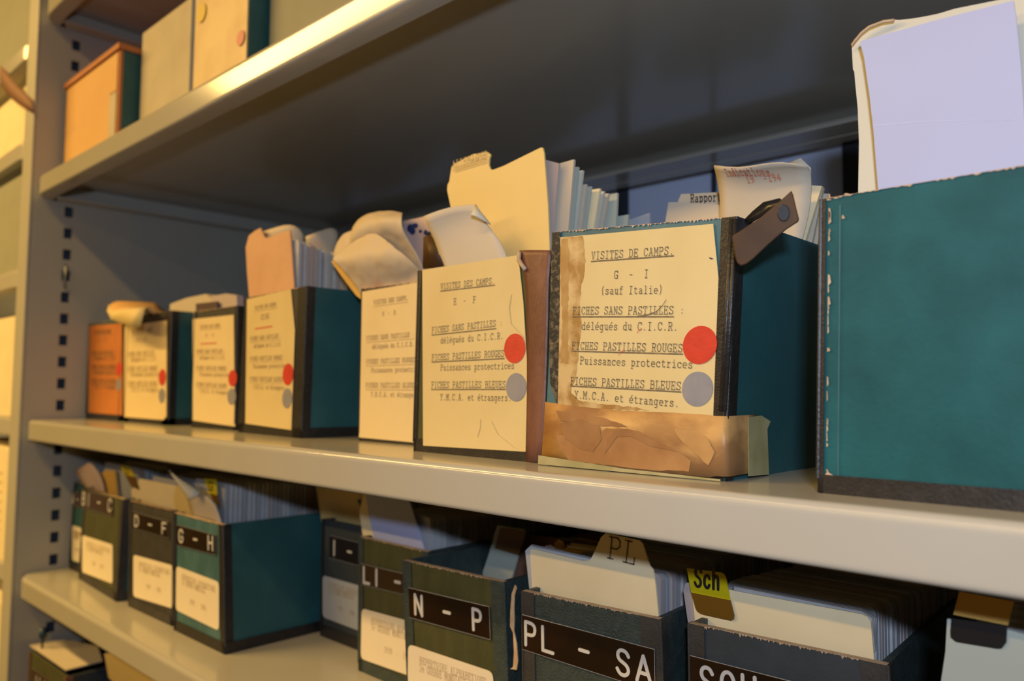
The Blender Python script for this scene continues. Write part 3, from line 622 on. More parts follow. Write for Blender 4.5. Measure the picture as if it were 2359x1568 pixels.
o = sheet('loose_sheet', 'pale cream sheet bending forward with a curled corner, front of the E-F box', 'paper',
    [[(976, 498, .072), (1010, 484, .076), (1050, 474, .080), (1086, 471, .086), (1097, 470, .090)],
     [(990, 530, .080), (1020, 518, .084), (1055, 506, .088), (1095, 500, .092), (1120, 515, .094)],
     [(1003, 556, .086), (1035, 552, .088), (1070, 545, .091), (1110, 540, .094), (1145, 545, .095)],
     [(1014, 590, .088), (1045, 588, .090), (1085, 582, .092), (1125, 576, .095), (1163, 575, .096)],
     [(1026, 640, .090), (1055, 638, .092), (1095, 634, .094), (1135, 630, .096), (1180, 628, .097)]], 'paper', group=GE)
o['_o'] = tuple(o.location/S)
sheet('curled_corner', '', '', [[(1096, 470, .0885), (1104, 484, .082), (1128, 514, .091)], [(1085, 495, .076), (1098, 498, .076), (1130, 517, .090)]], 'ivory', parent=o, sub=1)
g1 = px_card('divider_card', 'tall golden manila divider with a notched tab, rising from the E-F box', 'card',
    [(1046, 620), (1038, 475), (1030, 438), (1031, 425), (1035, 418), (1040, 385), (1046, 377), (1090, 355), (1123, 350), (1130, 356), (1127, 365), (1126, 380), (1130, 390), (1136, 391), (1160, 382), (1245, 340), (1250, 340), (1253, 352), (1262, 470), (1268, 620)], .118, 'gold', th=.002, group=GE)
g1['_o'] = tuple(g1.location/S)
ff = Face(ony(1046, 600, .1175), ony(1260, 600, .1175), ony(1046, 400, .1175), ony(1260, 400, .1175))
px_text(ff, g1, [('ALLEMAGNE', 1044, 389, 1125, 365), ('_', 1045, 395, 1122, 372)], M['inkf'], wid=.0008)
E_ = [((1250, 366), (1287, 376), (1268, 600), 'cardp', .128), ((1283, 378), (1322, 367), (1303, 600), 'paper', .136), ((1300, 390), (1331, 384), (1312, 600), 'mint', .145), ((1310, 400), (1342, 392), (1318, 600), 'ivory', .152),
      ((1325, 428), (1350, 424), (1330, 600), 'paper', .160), ((1335, 432), (1361, 429), (1338, 600), 'mint', .168), ((1350, 438), (1382, 434), (1355, 600), 'manila', .176), ((1362, 443), (1391, 440), (1362, 600), 'ivory', .184),
      ((1378, 448), (1402, 445), (1372, 600), 'paper', .192), ((1392, 450), (1422, 444), (1415, 600), 'mint', .202), ((1410, 500), (1447, 494), (1440, 600), 'mint', .216), ((1440, 510), (1496, 490), (1498, 600), 'card', .250)]
for k, (a, b, c, m, y) in enumerate(E_):
    lx = a[0]-110
    px_card('index_card', 'cream or pale green card in the fan of papers behind the golden divider', 'card', [(lx, 600), (lx+10, a[1]+35), a, b, c], y, m, th=.003, group='fanned cards behind the golden divider of the E-F box')
# --- C-D box
f = Face((-.863, .131, 0), (-.690, .133, 0), (-.866, .133, .200), (-.693, .136, .199))
t = card_box('card box labelled C-D, crammed with crumpled papers, partly hidden by the E-F box', f, 0, .33, 'char', 'teal_d', 'black', bw=.05, group=G1, base=.014)
q = [(836, 672), (990, 646), (990, 1022), (829, 1007)]
lab = title_label(t, f, q, 'label2'); std_text(lab, f, q, 'C  -  D', 'inkf')
dot(f, lab, 'red_dot_sticker', 981, 793, 27, M['red'])
GC = 'crumpled papers in the C-D box'
sheet('crumpled_paper', 'large cream paper slumping forward out of the C-D box', 'paper',
    [[(768, 598, .120), (790, 572, .128), (830, 548, .132), (862, 535, .132), (885, 549, .125), (900, 562, .120)],
     [(775, 603, .118), (815, 590, .112), (850, 580, .110), (880, 575, .112), (905, 575, .116), (930, 583, .120)],
     [(800, 632, .126), (835, 625, .120), (870, 615, .118), (905, 610, .120), (940, 605, .124), (965, 612, .130)],
     [(826, 660, .136), (860, 655, .136), (890, 650, .136), (920, 645, .136), (950, 640, .138), (978, 632, .140)],
     [(840, 690, .142), (870, 690, .142), (900, 685, .142), (930, 680, .142), (955, 678, .142), (980, 675, .142)]], 'papers', group=GC, crumple=.009)
sheet('crumpled_paper', 'peach paper rolled over at the top of the C-D box', 'paper',
    [[(806, 548, .150), (812, 520, .150), (836, 498, .152), (865, 487, .155), (895, 487, .155), (928, 492, .150)],
     [(805, 555, .138), (815, 528, .130), (840, 510, .124), (870, 500, .122), (900, 500, .124), (926, 505, .126)],
     [(808, 570, .140), (820, 550, .132), (850, 535, .128), (880, 528, .128), (905, 530, .128), (932, 535, .132)],
     [(815, 600, .150), (840, 590, .150), (870, 580, .150), (900, 570, .150), (935, 568, .150), (975, 590, .150)],
     [(840, 690, .155), (870, 690, .155), (900, 685, .155), (930, 680, .155), (955, 678, .155), (985, 675, .155)]], 'papers', group=GC, crumple=.009)
sheet('crumpled_paper', 'peach paper edge curling left of the rolled paper in the C-D box', 'paper',
    [[(770, 585, .160), (780, 555, .160), (795, 537, .160), (815, 530, .160)], [(775, 600, .150), (790, 575, .148), (805, 560, .150), (825, 560, .155)], [(800, 640, .160), (810, 630, .160), (830, 620, .160), (850, 620, .160)]], 'papers', group=GC, crumple=.009)
o = sheet('crumpled_paper', 'pinkish paper blotted with dark blue ink behind the rolled paper', 'paper',
    [[(925, 512, .165), (950, 506, .165), (975, 500, .165), (1000, 492, .165)], [(930, 545, .160), (950, 545, .160), (975, 545, .160), (1000, 545, .160)], [(940, 640, .165), (960, 640, .165), (980, 640, .165), (1000, 640, .165)]], 'pale', group=GC, crumple=.006)
o['_o'] = tuple(o.location/S); mb = MB()
for cx, cy, rx, ry in ((938, 524, 8, 10), (948, 518, 7, 6), (943, 531, 7, 8), (962, 531, 4, 4), (985, 538, 9, 6), (975, 534, 5, 6), (995, 545, 6, 5)):
    mb.poly([ony(cx+rx*math.cos(k*.524), cy+ry*math.sin(k*.524), .1555) for k in range(12)])
drape(o, mb.build('ink_blot', M['blueink'], o))
px_card('index_card', 'narrow ochre card edge slanting at the left of the crumpled papers', 'card', [(763, 602), (772, 598), (800, 622), (835, 668), (833, 690), (820, 680), (790, 640)], .1435, 'ocre', th=.004, group=GC)
stack(-.777, .012, .15, .20, .17, .42, 22, ['card3', 'paper'], 'cream card standing behind the crumpled papers of the C-D box', 'cards in the C-D box', 5)

# --- CH box
f = Face((-1.146, .110, 0), (-.953, .100, 0), (-1.132, .108, .205), (-.945, .094, .207))
t = card_box('dark teal card box with salmon divider, left of the dark gap on the middle shelf', f, 0, .33, 'char', 'teal_d', 'black', bw=.20, group=G1, base=.014)
q = [(571, 689), (672, 666), (681, 760), (673, 990), (567, 975)]
lab = title_label(t, f, q, 'label'); std_text(lab, f, [q[0], q[1], q[3], q[4]], 'CHINE', 'inkf', red=True)
dot(f, lab, 'red_dot_sticker', 666, 862, 25, M['red']); dot(f, lab, 'blue_dot_sticker', 664, 917, 23, M['blue'])
px_card('divider_card', 'salmon pink divider card with a nibbled top edge, front of the dark teal box', 'card',
    [(577, 720), (569, 625), (566, 570), (573, 543), (586, 532), (600, 525), (606, 540), (611, 548), (625, 545), (640, 538), (668, 530), (673, 600), (682, 720)], .118, 'pink', th=.002, group='cards in the dark teal box with the salmon divider')
sheet('torn_card_tops', 'frayed grey cream card tops curling over behind the salmon divider', 'paper', [[(603, 534, .125), (640, 522, .13), (668, 515, .14), (690, 524, .15), (701, 545, .16)], [(612, 550, .128), (640, 545, .132), (668, 540, .14), (685, 545, .15), (698, 560, .16)], [(615, 600, .13), (640, 600, .135), (668, 600, .14), (685, 600, .15), (694, 600, .16)]], 'papers')
sheet('torn_card_tops', 'curled cream card tops at the back of the salmon divider box', 'paper', [[(704, 545, .17), (730, 535, .18), (755, 525, .20), (772, 525, .21), (781, 538, .22)], [(706, 560, .17), (730, 556, .18), (755, 552, .20), (772, 552, .21), (778, 560, .22)], [(706, 600, .175), (730, 600, .18), (755, 600, .20), (768, 600, .21), (775, 600, .22)]], 'papers')
cr_ = ony(685, 640, .124).x; cl_ = -1.120
stack((cr_+cl_)/2, .012, cr_-cl_, .272, .124, .166, 8, ['card3', 'cardp', 'card'], 'cream card packed upright just behind the salmon divider', 'cards in the dark teal box with the salmon divider', 6, jx=.002, dh=-.01)
stack((cr_+cl_)/2, .012, cr_-cl_, .262, .170, .415, 34, ['card3', 'cardp', 'card', 'paper'], 'cream card packed upright just behind the salmon divider', 'cards in the dark teal box with the salmon divider', 7, jx=.002, dh=-.05)
px_card('index_card', 'card with a dark blue edge mark among the cards of the salmon divider box', 'card', [(708, 562), (713, 560), (719, 606), (713, 607)], .158, 'slate', th=.002)

# --- narrow box showing between b3 and CH, b3, b2, b1
f = Face(tuple(onz(550, 984, 0)), tuple(onz(640, 991, 0)), tuple(onz(550, 984, 0)), tuple(onz(640, 991, 0)))
f = Face((-1.191, .140, 0), (-1.153, .140, 0), (-1.191, .140, .198), (-1.153, .140, .198))
t = card_box('narrow box with a plain cream front squeezed left of the salmon divider box', f, 0, .33, 'black', 'teal_d', 'black', bw=.03, group=G1, base=.010)
MB().slab([f.at(.12, .05, .001), f.at(.95, .05, .001), f.at(.95, .98, .001), f.at(.12, .98, .001)], f.n*.0004).build('title_label', M['label'], t)
px_card('divider_card', 'dark red card showing above the narrow cream box', 'card', [(545, 730), (543, 697), (562, 690), (590, 690), (590, 730)], .17, 'maroon', th=.004)
yb = .125
a = ony(443, 978, yb); b = ony(549, 985, yb)
f = Face((a.x, yb, 0), (-1.196, yb+.004, 0), (a.x-.002, yb, .199), (-1.199, yb+.004, .200))
t = card_box('third box from the left on the middle shelf, cream label with a red underlined heading', f, 0, .33, 'char', 'teal_d', 'black', bw=.05, group=G1, base=.012)
q = [(446, 735), (540, 725), (543, 982), (446, 968)]
lab = title_label(t, f, q, 'label2'); std_text(lab, f, q, 'B  -  C', 'inkf', red=True)
dot(f, lab, 'red_dot_sticker', 538, 871, 19, M['red']); dot(f, lab, 'blue_dot_sticker', 536, 913, 19, M['blue'])
GB = 'cards in the third box from the left'
px_card('index_card', 'rounded cream card at the left front of the third box', 'card', [(390, 735), (392, 700), (430, 686), (474, 677), (492, 690), (492, 740)], .16, 'card3', th=.02, group=GB)
px_card('index_card', 'dark purple card in the middle of the third box', 'card', [(451, 740), (451, 699), (500, 694), (500, 740)], .145, 'purple', th=.004, group=GB)
px_card('index_card', 'grey cream card at the right of the third box', 'card', [(486, 740), (486, 682), (520, 676), (545, 680), (548, 740)], .152, 'cardp', th=.012, group=GB)
px_card('index_card', 'black divider slanting behind the purple card of the third box', 'card', [(470, 740), (474, 680), (482, 680), (492, 740)], .170, 'smoke', th=.003, group=GB)
yb = .121; a = ony(287, 965, yb); b = ony(388, 970, yb)
f = Face((a.x+.002, yb, 0), (b.x, yb, 0), (a.x+.002, yb, .205), (b.x, yb, .206))
t = card_box('second box from the left on the middle shelf with a folded paper flap', f, 0, .30, 'char', 'teal_d', 'black', bw=.22, group=G1, base=.012)
q = [(289, 750), (386, 738), (385, 958), (378, 967), (287, 960)]
lab = title_label(t, f, q, 'label2'); std_text(lab, f, [q[0], q[1], q[3], q[4]], 'A  -  B', 'inkf')
dot(f, lab, 'red_dot_sticker', 376, 869, 19, M['red']); dot(f, lab, 'blue_dot_sticker', 375, 911, 17, M['blue'])
o = sheet('folded_paper', 'amber folded paper with a cream flap hanging over the second box from the left', 'paper',
    [[(256, 734, .080), (256, 735, .080), (300, 752, .080), (323, 752, .080)], [(247, 717, .084), (270, 716, .084), (310, 712, .084), (334, 710, .084)], [(250, 702, .100), (280, 712, .100), (320, 708, .100), (345, 706, .100)]], 'label', sub=0)
o['_o'] = tuple(o.location/S)
sheet('paper_fold', '', '', [[(246, 716, .088), (256, 700, .10), (264, 696, .12), (270, 694, .14)], [(258, 717, .086), (280, 706, .10), (300, 697, .13), (310, 694, .15)], [(334, 709, .086), (345, 708, .10), (352, 703, .13), (356, 697, .15)], [(345, 730, .125), (362, 728, .13), (378, 726, .15), (390, 724, .17)]], 'peach', parent=o, sub=0)
a = ony(199, 962, .118)
f = Face((-1.830, .118, 0), (-1.650, .119, 0), (-1.830, .118, .203), (-1.650, .119, .204))
t = card_box('leftmost box on the middle shelf, with an amber orange label', f, 0, .30, 'teal_d', 'teal_d', 'black', bw=.03, group=G1, base=.012)
q = [(206, 750), (284, 744), (283, 956), (205, 950)]
lab = title_label(t, f, q, 'orange'); std_text(lab, f, q, 'A  -  B', 'ink')
dot(f, lab, 'red_dot_sticker', 276, 850, 15, M['red']); dot(f, lab, 'blue_dot_sticker', 275, 886, 14, M['blue'])

# --- big box right
f = Face((-.2225, .047, 0), (.055, .047, 0), (-.2185, .050, .200), (.058, .050, .2015))
t = card_box('large plain teal card box at the right edge of the picture', f, 0, .30, 'teal', 'teal_d', 'black', bw=.035, group=G1, base=.0125, right_binding=True)
rnd = random.Random(4)
mb = MB()
for k in range(26):                              # scuffs of bare board down the left edge and foot
    b = rnd.random(); h_ = rnd.uniform(.002, .008); wv = rnd.uniform(.0006, .0022)
    p0 = f.at(.018, b, .0011); mb.poly([p0, p0+f.s*wv+f.u*h_*.3, p0+f.s*wv*.6+f.u*h_, p0+f.u*h_*1.1])
for x, y, w_, h_ in ((1900, 1095, 26, 9), (1890, 1100, 10, 26), (1930, 1106, 22, 5), (1940, 503, 8, 8), (1921, 458, 14, 3), (1945, 449, 14, 3), (1905, 462, 12, 3)):
    p0 = f.px(x, y, .0012); s_ = (f.px(x+w_, y, .0012)-p0).length; u_ = (f.px(x, y-h_, .0012)-p0).length
    mb.poly([p0, p0+f.s*s_*.5-f.u*u_*.3, p0+f.s*s_-f.u*u_*.2, p0+f.s*s_*.8+f.u*u_*.3, p0+f.s*s_*.3+f.u*u_])
mb.build('scuff_mark', M['board'], t)
mb = MB(); a, b = f.at(.045, .03, .0012), f.at(.045, .97, .0012); mb.quad(a, a+f.s*.0007, b+f.s*.0007, b)
mb.build('pressed_crease', M['teal_v'], t)
px_card('paper_sheet', 'tall plain white paper standing in the large teal box at the right', 'paper',
    [(2026, 480), (2020, 400), (2012, 300), (2003, 220), (1990, 130), (1981, 98), (1985, 94), (2150, 48), (2335, 1), (2341, 40), (2352, 150), (2362, 300), (2385, 450)], .100, 'lav', th=.0012, group='papers in the large teal box')
o = bpy.data.objects[-1] if False else None
px_card('folder_sheet', 'cream folder with a bent top edge behind the white paper, right', 'paper',
    [(1976, 500), (1979, 330), (1976, 250), (1970, 190), (1968, 165), (1965, 160), (1962, 104), (1975, 90), (1996, 65), (2010, 58), (2034, 48), (2058, 45), (2070, 46), (2100, 43), (2130, 38), (2160, 32), (2200, 20), (2290, 2), (2400, -20), (2600, -30), (2600, 500)], .114, 'ivory', th=.0018, group='papers in the large teal box')
MB().tube([ony(1963, 104, .110), ony(1970, 94, .109), ony(1985, 76, .108), ony(2003, 62, .108), ony(2035, 50, .109), ony(2060, 47, .110)], .0012, 6).build('folder_edge', M['board'], None, org=tuple(ony(2000, 62, .11)))
tag(bpy.data.objects['folder_edge'], 'frayed tan paper edge curling along the top of the cream folder', 'paper', 'papers in the large teal box')
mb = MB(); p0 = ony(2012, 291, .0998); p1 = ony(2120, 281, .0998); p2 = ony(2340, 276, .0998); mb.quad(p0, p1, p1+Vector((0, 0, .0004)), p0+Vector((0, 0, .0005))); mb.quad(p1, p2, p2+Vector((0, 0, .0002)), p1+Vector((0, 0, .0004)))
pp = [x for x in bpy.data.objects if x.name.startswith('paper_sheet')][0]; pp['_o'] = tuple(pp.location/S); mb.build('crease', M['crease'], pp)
stack(-.09, .012, .24, .19, .13, .30, 10, ['ivory', 'paper'], 'cream card hidden low inside the large teal box', 'cards inside the large teal box', 9)

# ------------------------------------------------------------------ lower shelf boxes
G2 = 'lettered alphabet boxes on the lower shelf'
def plate(t, f, q, txt, x0, x1, m='plate', hfrac=.62, n=None, wid=.0028, fill=.62):
    pts = [f.px(x, y, .0009) for x, y in q]
    pl = MB().slab(pts, f.n*.0016).build('name_plate', M[m], t, bevel=.0003)
    TL, TR, BR, BL = [p+f.n*.0014 for p in pts]; h = (TL-BL).length
    a = BL.lerp(BR, x0)+(TL-BL)*((1-hfrac)/2); b = BL.lerp(BR, x1)+(TL-BL)*((1-hfrac)/2)
    text_mesh(MB_ := MB(), txt, a, b, f.u, f.n, h*hfrac, wid, GF, fill=fill, thick=.0006, n=n)
    MB_.build('engraved_letters', M['white'], pl)
    mb = MB(); e = f.n*.0002
    for p, r_ in ((TL, TR), (TR, BR), (BR, BL)): mb.quad(p+e, r_+e, r_+e+f.u*.0004+f.s*.0004, p+e+f.u*.0004+f.s*.0004)
    mb.build('plate_edge', M['card2'], pl)
def sticker(t, f, q, m='sticker'):
    pts = [f.px(x, y, .0009) for x, y in q]
    TL, TR, BR, BL = [p+f.n*.0006 for p in pts]
    sk = MB().slab(round_rect(pts, .008), f.n*.0005).build('paper_sticker', M[m], t)
    def P(a, b): return TL.lerp(TR, a).lerp(BL.lerp(BR, a), b)
    mb = MB()
    for txt, a, b, c in (('REPERTOIRE ALPHABETIQUE', .15, .24, .93), ('2e GUERRE MONDIALE', .15, .36, .70), ('1939  -  1945', .34, .72, .72)):
        p, r_ = P(a, b), P(c, b); text_mesh(mb, txt, p, r_, f.u, f.n, .0075, .0006, TF)
    mb.build('typed_text', M['inkf'], sk)
h = .178
def DF(bx0, by0, bx1, by1, lean=-.02): return Face((bx0, by0, zD), (bx1, by1, zD), (bx0+lean, by0+.004, zD+h), (bx1+lean, by1+.004, zD+h))
# A
f = DF(-1.824, .096, -1.722, .096, 0)
t = card_box('teal box at the far left of the lower shelf, its plate starting with A', f, zD, .33, 'teal_d', 'teal_d', 'black', group=G2)
plate(t, f, [(168, 1131), (187, 1134), (187, 1168), (168, 1165)], 'A - ', 0, 1.1, 'plateB', n=4, wid=.003); sticker(t, f, [(168, 1209), (189, 1216), (189, 1296), (168, 1290)])
# BC
f = DF(-1.714, .079, -1.482, .066, 0); 
t = card_box('olive green box lettered BI-C, second on the lower shelf', f, zD, .33, 'green', 'teal_d', 'char', bw=.13, group=G2)
plate(t, f, [(190, 1126), (262, 1145), (262, 1188), (190, 1168)], 'BI - C', 0, 1, 'plateB', wid=.003); sticker(t, f, [(191, 1232), (261, 1254), (261, 1344), (191, 1317)])
sheet('loose_sheet', 'pale pink paper leaning out of the olive box second on the lower shelf', 'paper', [[(172, 1087, .098), (190, 1074, .098), (208, 1064, .098)], [(185, 1105, .098), (206, 1092, .098), (228, 1085, .098)], [(205, 1128, .098), (225, 1118, .098), (240, 1115, .098)], [(226, 1160, .099), (236, 1158, .099), (245, 1158, .099)]], 'pale')
px_card('divider_card', 'ochre divider card in the olive box second on the lower shelf', 'card', [(240, 1160), (233, 1090), (240, 1084), (264, 1084), (272, 1160)], .104, 'ocre', th=.004)
stack(-1.598, zD+.01, .20, .215, .112, .38, 26, ['card', 'card2'], 'white card standing in the olive box lettered BI - C', 'cards in the BI-C box', 11)
# DF
f = DF(-1.440, .070, -1.272, .073, -.020)
t = card_box('dark charcoal box lettered D - F', f, zD, .33, 'char', 'char', 'char', group=G2)
plate(t, f, [(309, 1178), (392, 1201), (392, 1240), (309, 1216)], 'D - F', .02, .98, wid=.0028); sticker(t, f, [(309, 1277), (400, 1302), (400, 1401), (309, 1373)])
px_card('divider_card', 'cream manila card filling the front of the D-F box', 'card', [(312, 1200), (302, 1130), (322, 1102), (405, 1118), (412, 1220)], .090, 'manila', th=.002)
def tab(label, q, y, bq, txt=None, tx=None, top='yellow', bot='amber'):
    o = px_card('index_tab', label, 'tab', q, y, top, th=.0012, group='coloured plastic index tabs')
    o['_o'] = tuple(o.location/S)
    MB().slab([ony(a, b, y) for a, b in bq], (0, .0012, 0)).build('tab_foot', M[bot], o)
    if txt:
        fc = Face(ony(tx[0], tx[1]+50, y-.0003), ony(tx[2], tx[3]+50, y-.0003), ony(tx[0], tx[1], y-.0003), ony(tx[2], tx[3], y-.0003))
        mb = MB(); text_mesh(mb, txt, fc.px(tx[0], tx[1]), fc.px(tx[2], tx[3]), fc.u, fc.n, tx[4], max(tx[5]*.75, .0021), GF, fill=.78, slant=0)
        mb.build('tab_letters', M['smoke'], o)
    return o
tab('small yellow index tab above the D-F box', [(275, 1072), (296, 1074), (311, 1098), (288, 1094)], .088, [(288, 1094), (311, 1098), (320, 1128), (302, 1120)], 'D', (286, 1090, 298, 1092, .010, .0022))
stack(-1.367, zD+.01, .130, .212, .10, .38, 26, ['card', 'card2', 'cardp'], 'white card standing in the D-F box behind the manila card', 'cards in the D-F box', 12)
# GH
f = DF(-1.262, .067, -1.092, .068, -.023); f = Face((-1.251, .067, zD), (-1.0855, .068, zD), (-1.272, .070, zD+h), (-1.110, .072, zD+h))
t = card_box('teal box lettered G-H with one long side bare, lower shelf', f, zD, .33, 'teal_v', 'teal_d', 'black', bw=.10, group=G2)
plate(t, f, [(411, 1208), (500, 1232), (500, 1278), (411, 1255)], 'G - H', .02, .98, wid=.0030); sticker(t, f, [(408, 1303), (506, 1340), (506, 1452), (407, 1404)])
px_card('divider_card', 'golden cream card at the front of the G-H box', 'card', [(408, 1215), (400, 1145), (405, 1118), (440, 1120), (490, 1135), (510, 1230)], .084, 'gold', th=.002)
o = sheet('loose_sheet', 'cream sheet with its top curled forward, front of the G-H box', 'paper', [[(430, 1150, .076), (455, 1135, .076), (480, 1140, .077), (497, 1165, .078)], [(440, 1175, .078), (460, 1168, .078), (485, 1170, .078), (507, 1190, .078)], [(445, 1200, .079), (465, 1200, .079), (490, 1205, .079), (515, 1220, .079)]], 'paper')
o['_o'] = tuple(o.location/S)
sheet('curled_corner', '', '', [[(388, 1082, .060), (389, 1083, .060), (390, 1085, .060)], [(412, 1102, .062), (415, 1110, .058), (412, 1118, .056)], [(440, 1114, .068), (440, 1130, .058), (428, 1140, .056)], [(464, 1132, .074), (455, 1142, .066), (436, 1153, .060)]], 'ivory', parent=o)
tab('small yellow index tab above the G-H box', [(469, 1102), (497, 1103), (500, 1140), (482, 1136)], .083, [(482, 1136), (500, 1140), (506, 1170), (497, 1160)], 'G', (478, 1128, 492, 1130, .013, .0024))
cr_ = ony(517, 1170, .090).x; cl_ = -1.245
stack((cr_+cl_)/2, zD+.01, cr_-cl_, .222, .090, .39, 40, ['card', 'card', 'card2', 'cardp'], 'white card packed upright in the G-H box', 'cards in the G-H box', 13, jz=.0015, jx=.001, dh=-.012)
# IL
f = Face((-1.066, .212, zD), (-.912, .212, zD), (-1.058, .206, zD+h), (-.905, .206, zD+h))
t = card_box('blue slate box lettered I-L, pushed back between the G-H and LI boxes', f, zD, .33, 'slate', 'slate', 'smoke', group=G2, base=.018, worn=False)
plate(t, f, [(762, 1232), (850, 1254), (850, 1308), (762, 1284)], 'I - L', .03, 1.05, wid=.0036); sticker(t, f, [(745, 1324), (850, 1354), (850, 1460), (745, 1420)], 'stickb')
px_card('divider_card', 'ochre manila card standing in the pushed back I-L box', 'card', [(745, 1230), (728, 1120), (742, 1100), (842, 1110), (850, 1250)], .225, 'gold', th=.003)
stack(-.985, zD+.01, .136, .215, .240, .50, 20, ['card', 'manila'], 'white card standing in the pushed back I-L box', 'cards in the I-L box', 14)
px_card('index_tab', 'small dark tab beside the ochre card of the I-L box', 'tab', [(822, 1150), (840, 1152), (852, 1185), (836, 1180)], .220, 'smoke', th=.0012, group='coloured plastic index tabs')
# LI
f = Face((-.900, .164, zD), (-.754, .163, zD), (-.898, .160, zD+h), (-.756, .158, zD+h))
t = card_box('olive green box lettered LI, half behind the N-P box', f, zD, .33, 'green', 'navy', 'navy', bw=.10, group=G2)
plate(t, f, [(834, 1297), (985, 1332), (985, 1380), (837, 1346)], 'LI - M', .0, 1.0, 'plateB', wid=.0040, hfrac=.72); sticker(t, f, [(835, 1400), (1000, 1445), (1000, 1575), (833, 1516)])
px_card('divider_card', 'cream divider at the left front of the LI box', 'card', [(838, 1250), (828, 1180), (840, 1120), (870, 1120), (880, 1260)], .176, 'manila', th=.002)
px_card('divider_card', 'pale lilac divider card in the LI box, its top in brown shade', 'card', [(870, 1270), (850, 1190), (838, 1110), (925, 1120), (945, 1160), (985, 1290)], .171, 'lav', th=.002)
cr_ = ony(992, 1230, .182).x; cl_ = -.892
stack((cr_+cl_)/2, zD+.01, cr_-cl_, .203, .182, .47, 30, ['card', 'card', 'card2', 'card3'], 'white card standing in the LI box behind the lilac divider', 'cards in the LI box', 15, jx=.001, dh=-.02)
# NP
f = Face((-.7265, .110, zD), (-.5735, .117, zD), (-.7390, .108, zD+h), (-.5835, .115, zD+h))
t = card_box('olive green box lettered N-P with a torn dark corner, half empty', f, zD, .33, 'green', 'navy', 'navy', bw=.14, group=G2, lining='inner')
plate(t, f, [(944, 1352), (1130, 1396), (1133, 1472), (947, 1421)], 'N - P', .04, .95, hfrac=.64, wid=.0035, fill=.58); sticker(t, f, [(942, 1482), (1138, 1547), (1138, 1700), (941, 1630)])
mb = MB()
rag_ = [f.px(x, y, .0030) for x, y in [(1192, 1345), (1196, 1352), (1191, 1370), (1190, 1400), (1191, 1425), (1190, 1450), (1196, 1480), (1199, 1520), (1196, 1540), (1181, 1538), (1188, 1533), (1190, 1500), (1188, 1455), (1181, 1440), (1182, 1400), (1185, 1365)]]
mb.slab(rag_, f.n*.0012); mb.build('torn_edge', M['board'], t)
NPX = 'papers in the half empty N-P box'
px_card('index_card', 'pale green white card leaning far back in the half empty N-P box', 'card', [(1102, 1345), (1125, 1280), (1145, 1210), (1210, 1220), (1190, 1290), (1175, 1345)], .235, 'mint', th=.003, group=NPX)
px_card('index_tab', 'dark brown tab on the card leaning in the N-P box', 'tab', [(1140, 1262), (1152, 1215), (1212, 1225), (1195, 1278)], .230, 'amber', th=.0015, group='coloured plastic index tabs')
px_card('index_card', 'red brown card at the back right of the N-P box', 'card', [(1170, 1350), (1205, 1230), (1290, 1240), (1290, 1380)], .260, 'brown', th=.003, group=NPX)
stack(-.655, zD+.01, .126, .165, .28, .43, 16, ['brown', 'paper', 'brown'], 'brown card standing at the back of the N-P box', 'cards at the back of the N-P box', 16)
# PL
f = Face((-.5375, .100, zD), (-.385, .113, zD), (-.5450, .103, zD+h), (-.3935, .1155, zD+h))
t = card_box('slate leatherette box lettered PL - SA', f, zD, .33, 'navy', 'navy', 'char', bw=.16, group=G2)
plate(t, f, [(1206, 1414), (1510, 1494), (1512, 1592), (1207, 1494)], 'PL - SA', .0, 1.0, hfrac=.66, wid=.0032, fill=.66)
c = px_card('divider_card', 'cream manila divider with a tall tab written PL', 'card', [(1228, 1400), (1221, 1268), (1227, 1264), (1345, 1292), (1358, 1290), (1363, 1284), (1385, 1236), (1395, 1228), (1472, 1244), (1480, 1252), (1496, 1302), (1504, 1312), (1510, 1345), (1520, 1450)], .1245, 'manila', th=.0018)
c['_o'] = tuple(c.location/S)
fc = Face(ony(1390, 1330, .1240), ony(1490, 1345, .1240), ony(1390, 1240, .1240), ony(1490, 1250, .1240))
mb = MB(); text_mesh(mb, 'PL', fc.px(1396, 1283), fc.px(1466, 1301), fc.u, fc.n, .020, .0014, TF, slant=.12, fill=.8); mb.build('handwritten_letters', M['ink'], c)
PLG = 'cards in the PL-SA box'
for k in range(3):
    px_card('index_card', 'white card edge showing left of the manila divider in the PL-SA box', 'card', [(1224, 1400), (1210+k*2, 1268-k*2), (1225, 1258-k*2), (1345, 1284-k*2), (1420, 1300), (1420, 1400)], .128+.004*k, 'card', th=.002, group=PLG+' near the divider')
px_card('index_tab', 'round pink tab behind the manila divider of the PL-SA box', 'tab', [(1250, 1290), (1251, 1264), (1257, 1256), (1268, 1254), (1277, 1260), (1279, 1290)], .142, 'pale', th=.001, group='coloured plastic index tabs')
px_card('index_tab', 'round orange tab behind the pink tab of the PL-SA box', 'tab', [(1277, 1290), (1278, 1250), (1286, 1242), (1296, 1246), (1300, 1260), (1301, 1290)], .155, 'ocre', th=.001, group='coloured plastic index tabs')
cr_ = ony(1521, 1400, .145).x; cl_ = -.531
stack((cr_+cl_)/2, zD+.01, cr_-cl_, .198, .145, .40, 40, ['card', 'card', 'card2', 'cardp'], 'white card packed upright in the PL-SA box', PLG, 17, jz=.001, jx=.0012)
for k in range(5):
    px_card('index_card', 'brown lit card top stepping up behind the PL-SA divider', 'card', [(1290, 1310), (1300+8*k, 1262-6*k), (1385, 1272-6*k), (1385, 1320)], .20+.03*k, ['ocre', 'manila', 'gold', 'brown', 'ocre'][k], th=.003, group='stepped cards at the back of the PL-SA box')  # amber lamp light on these tops put into ochre and brown card colours
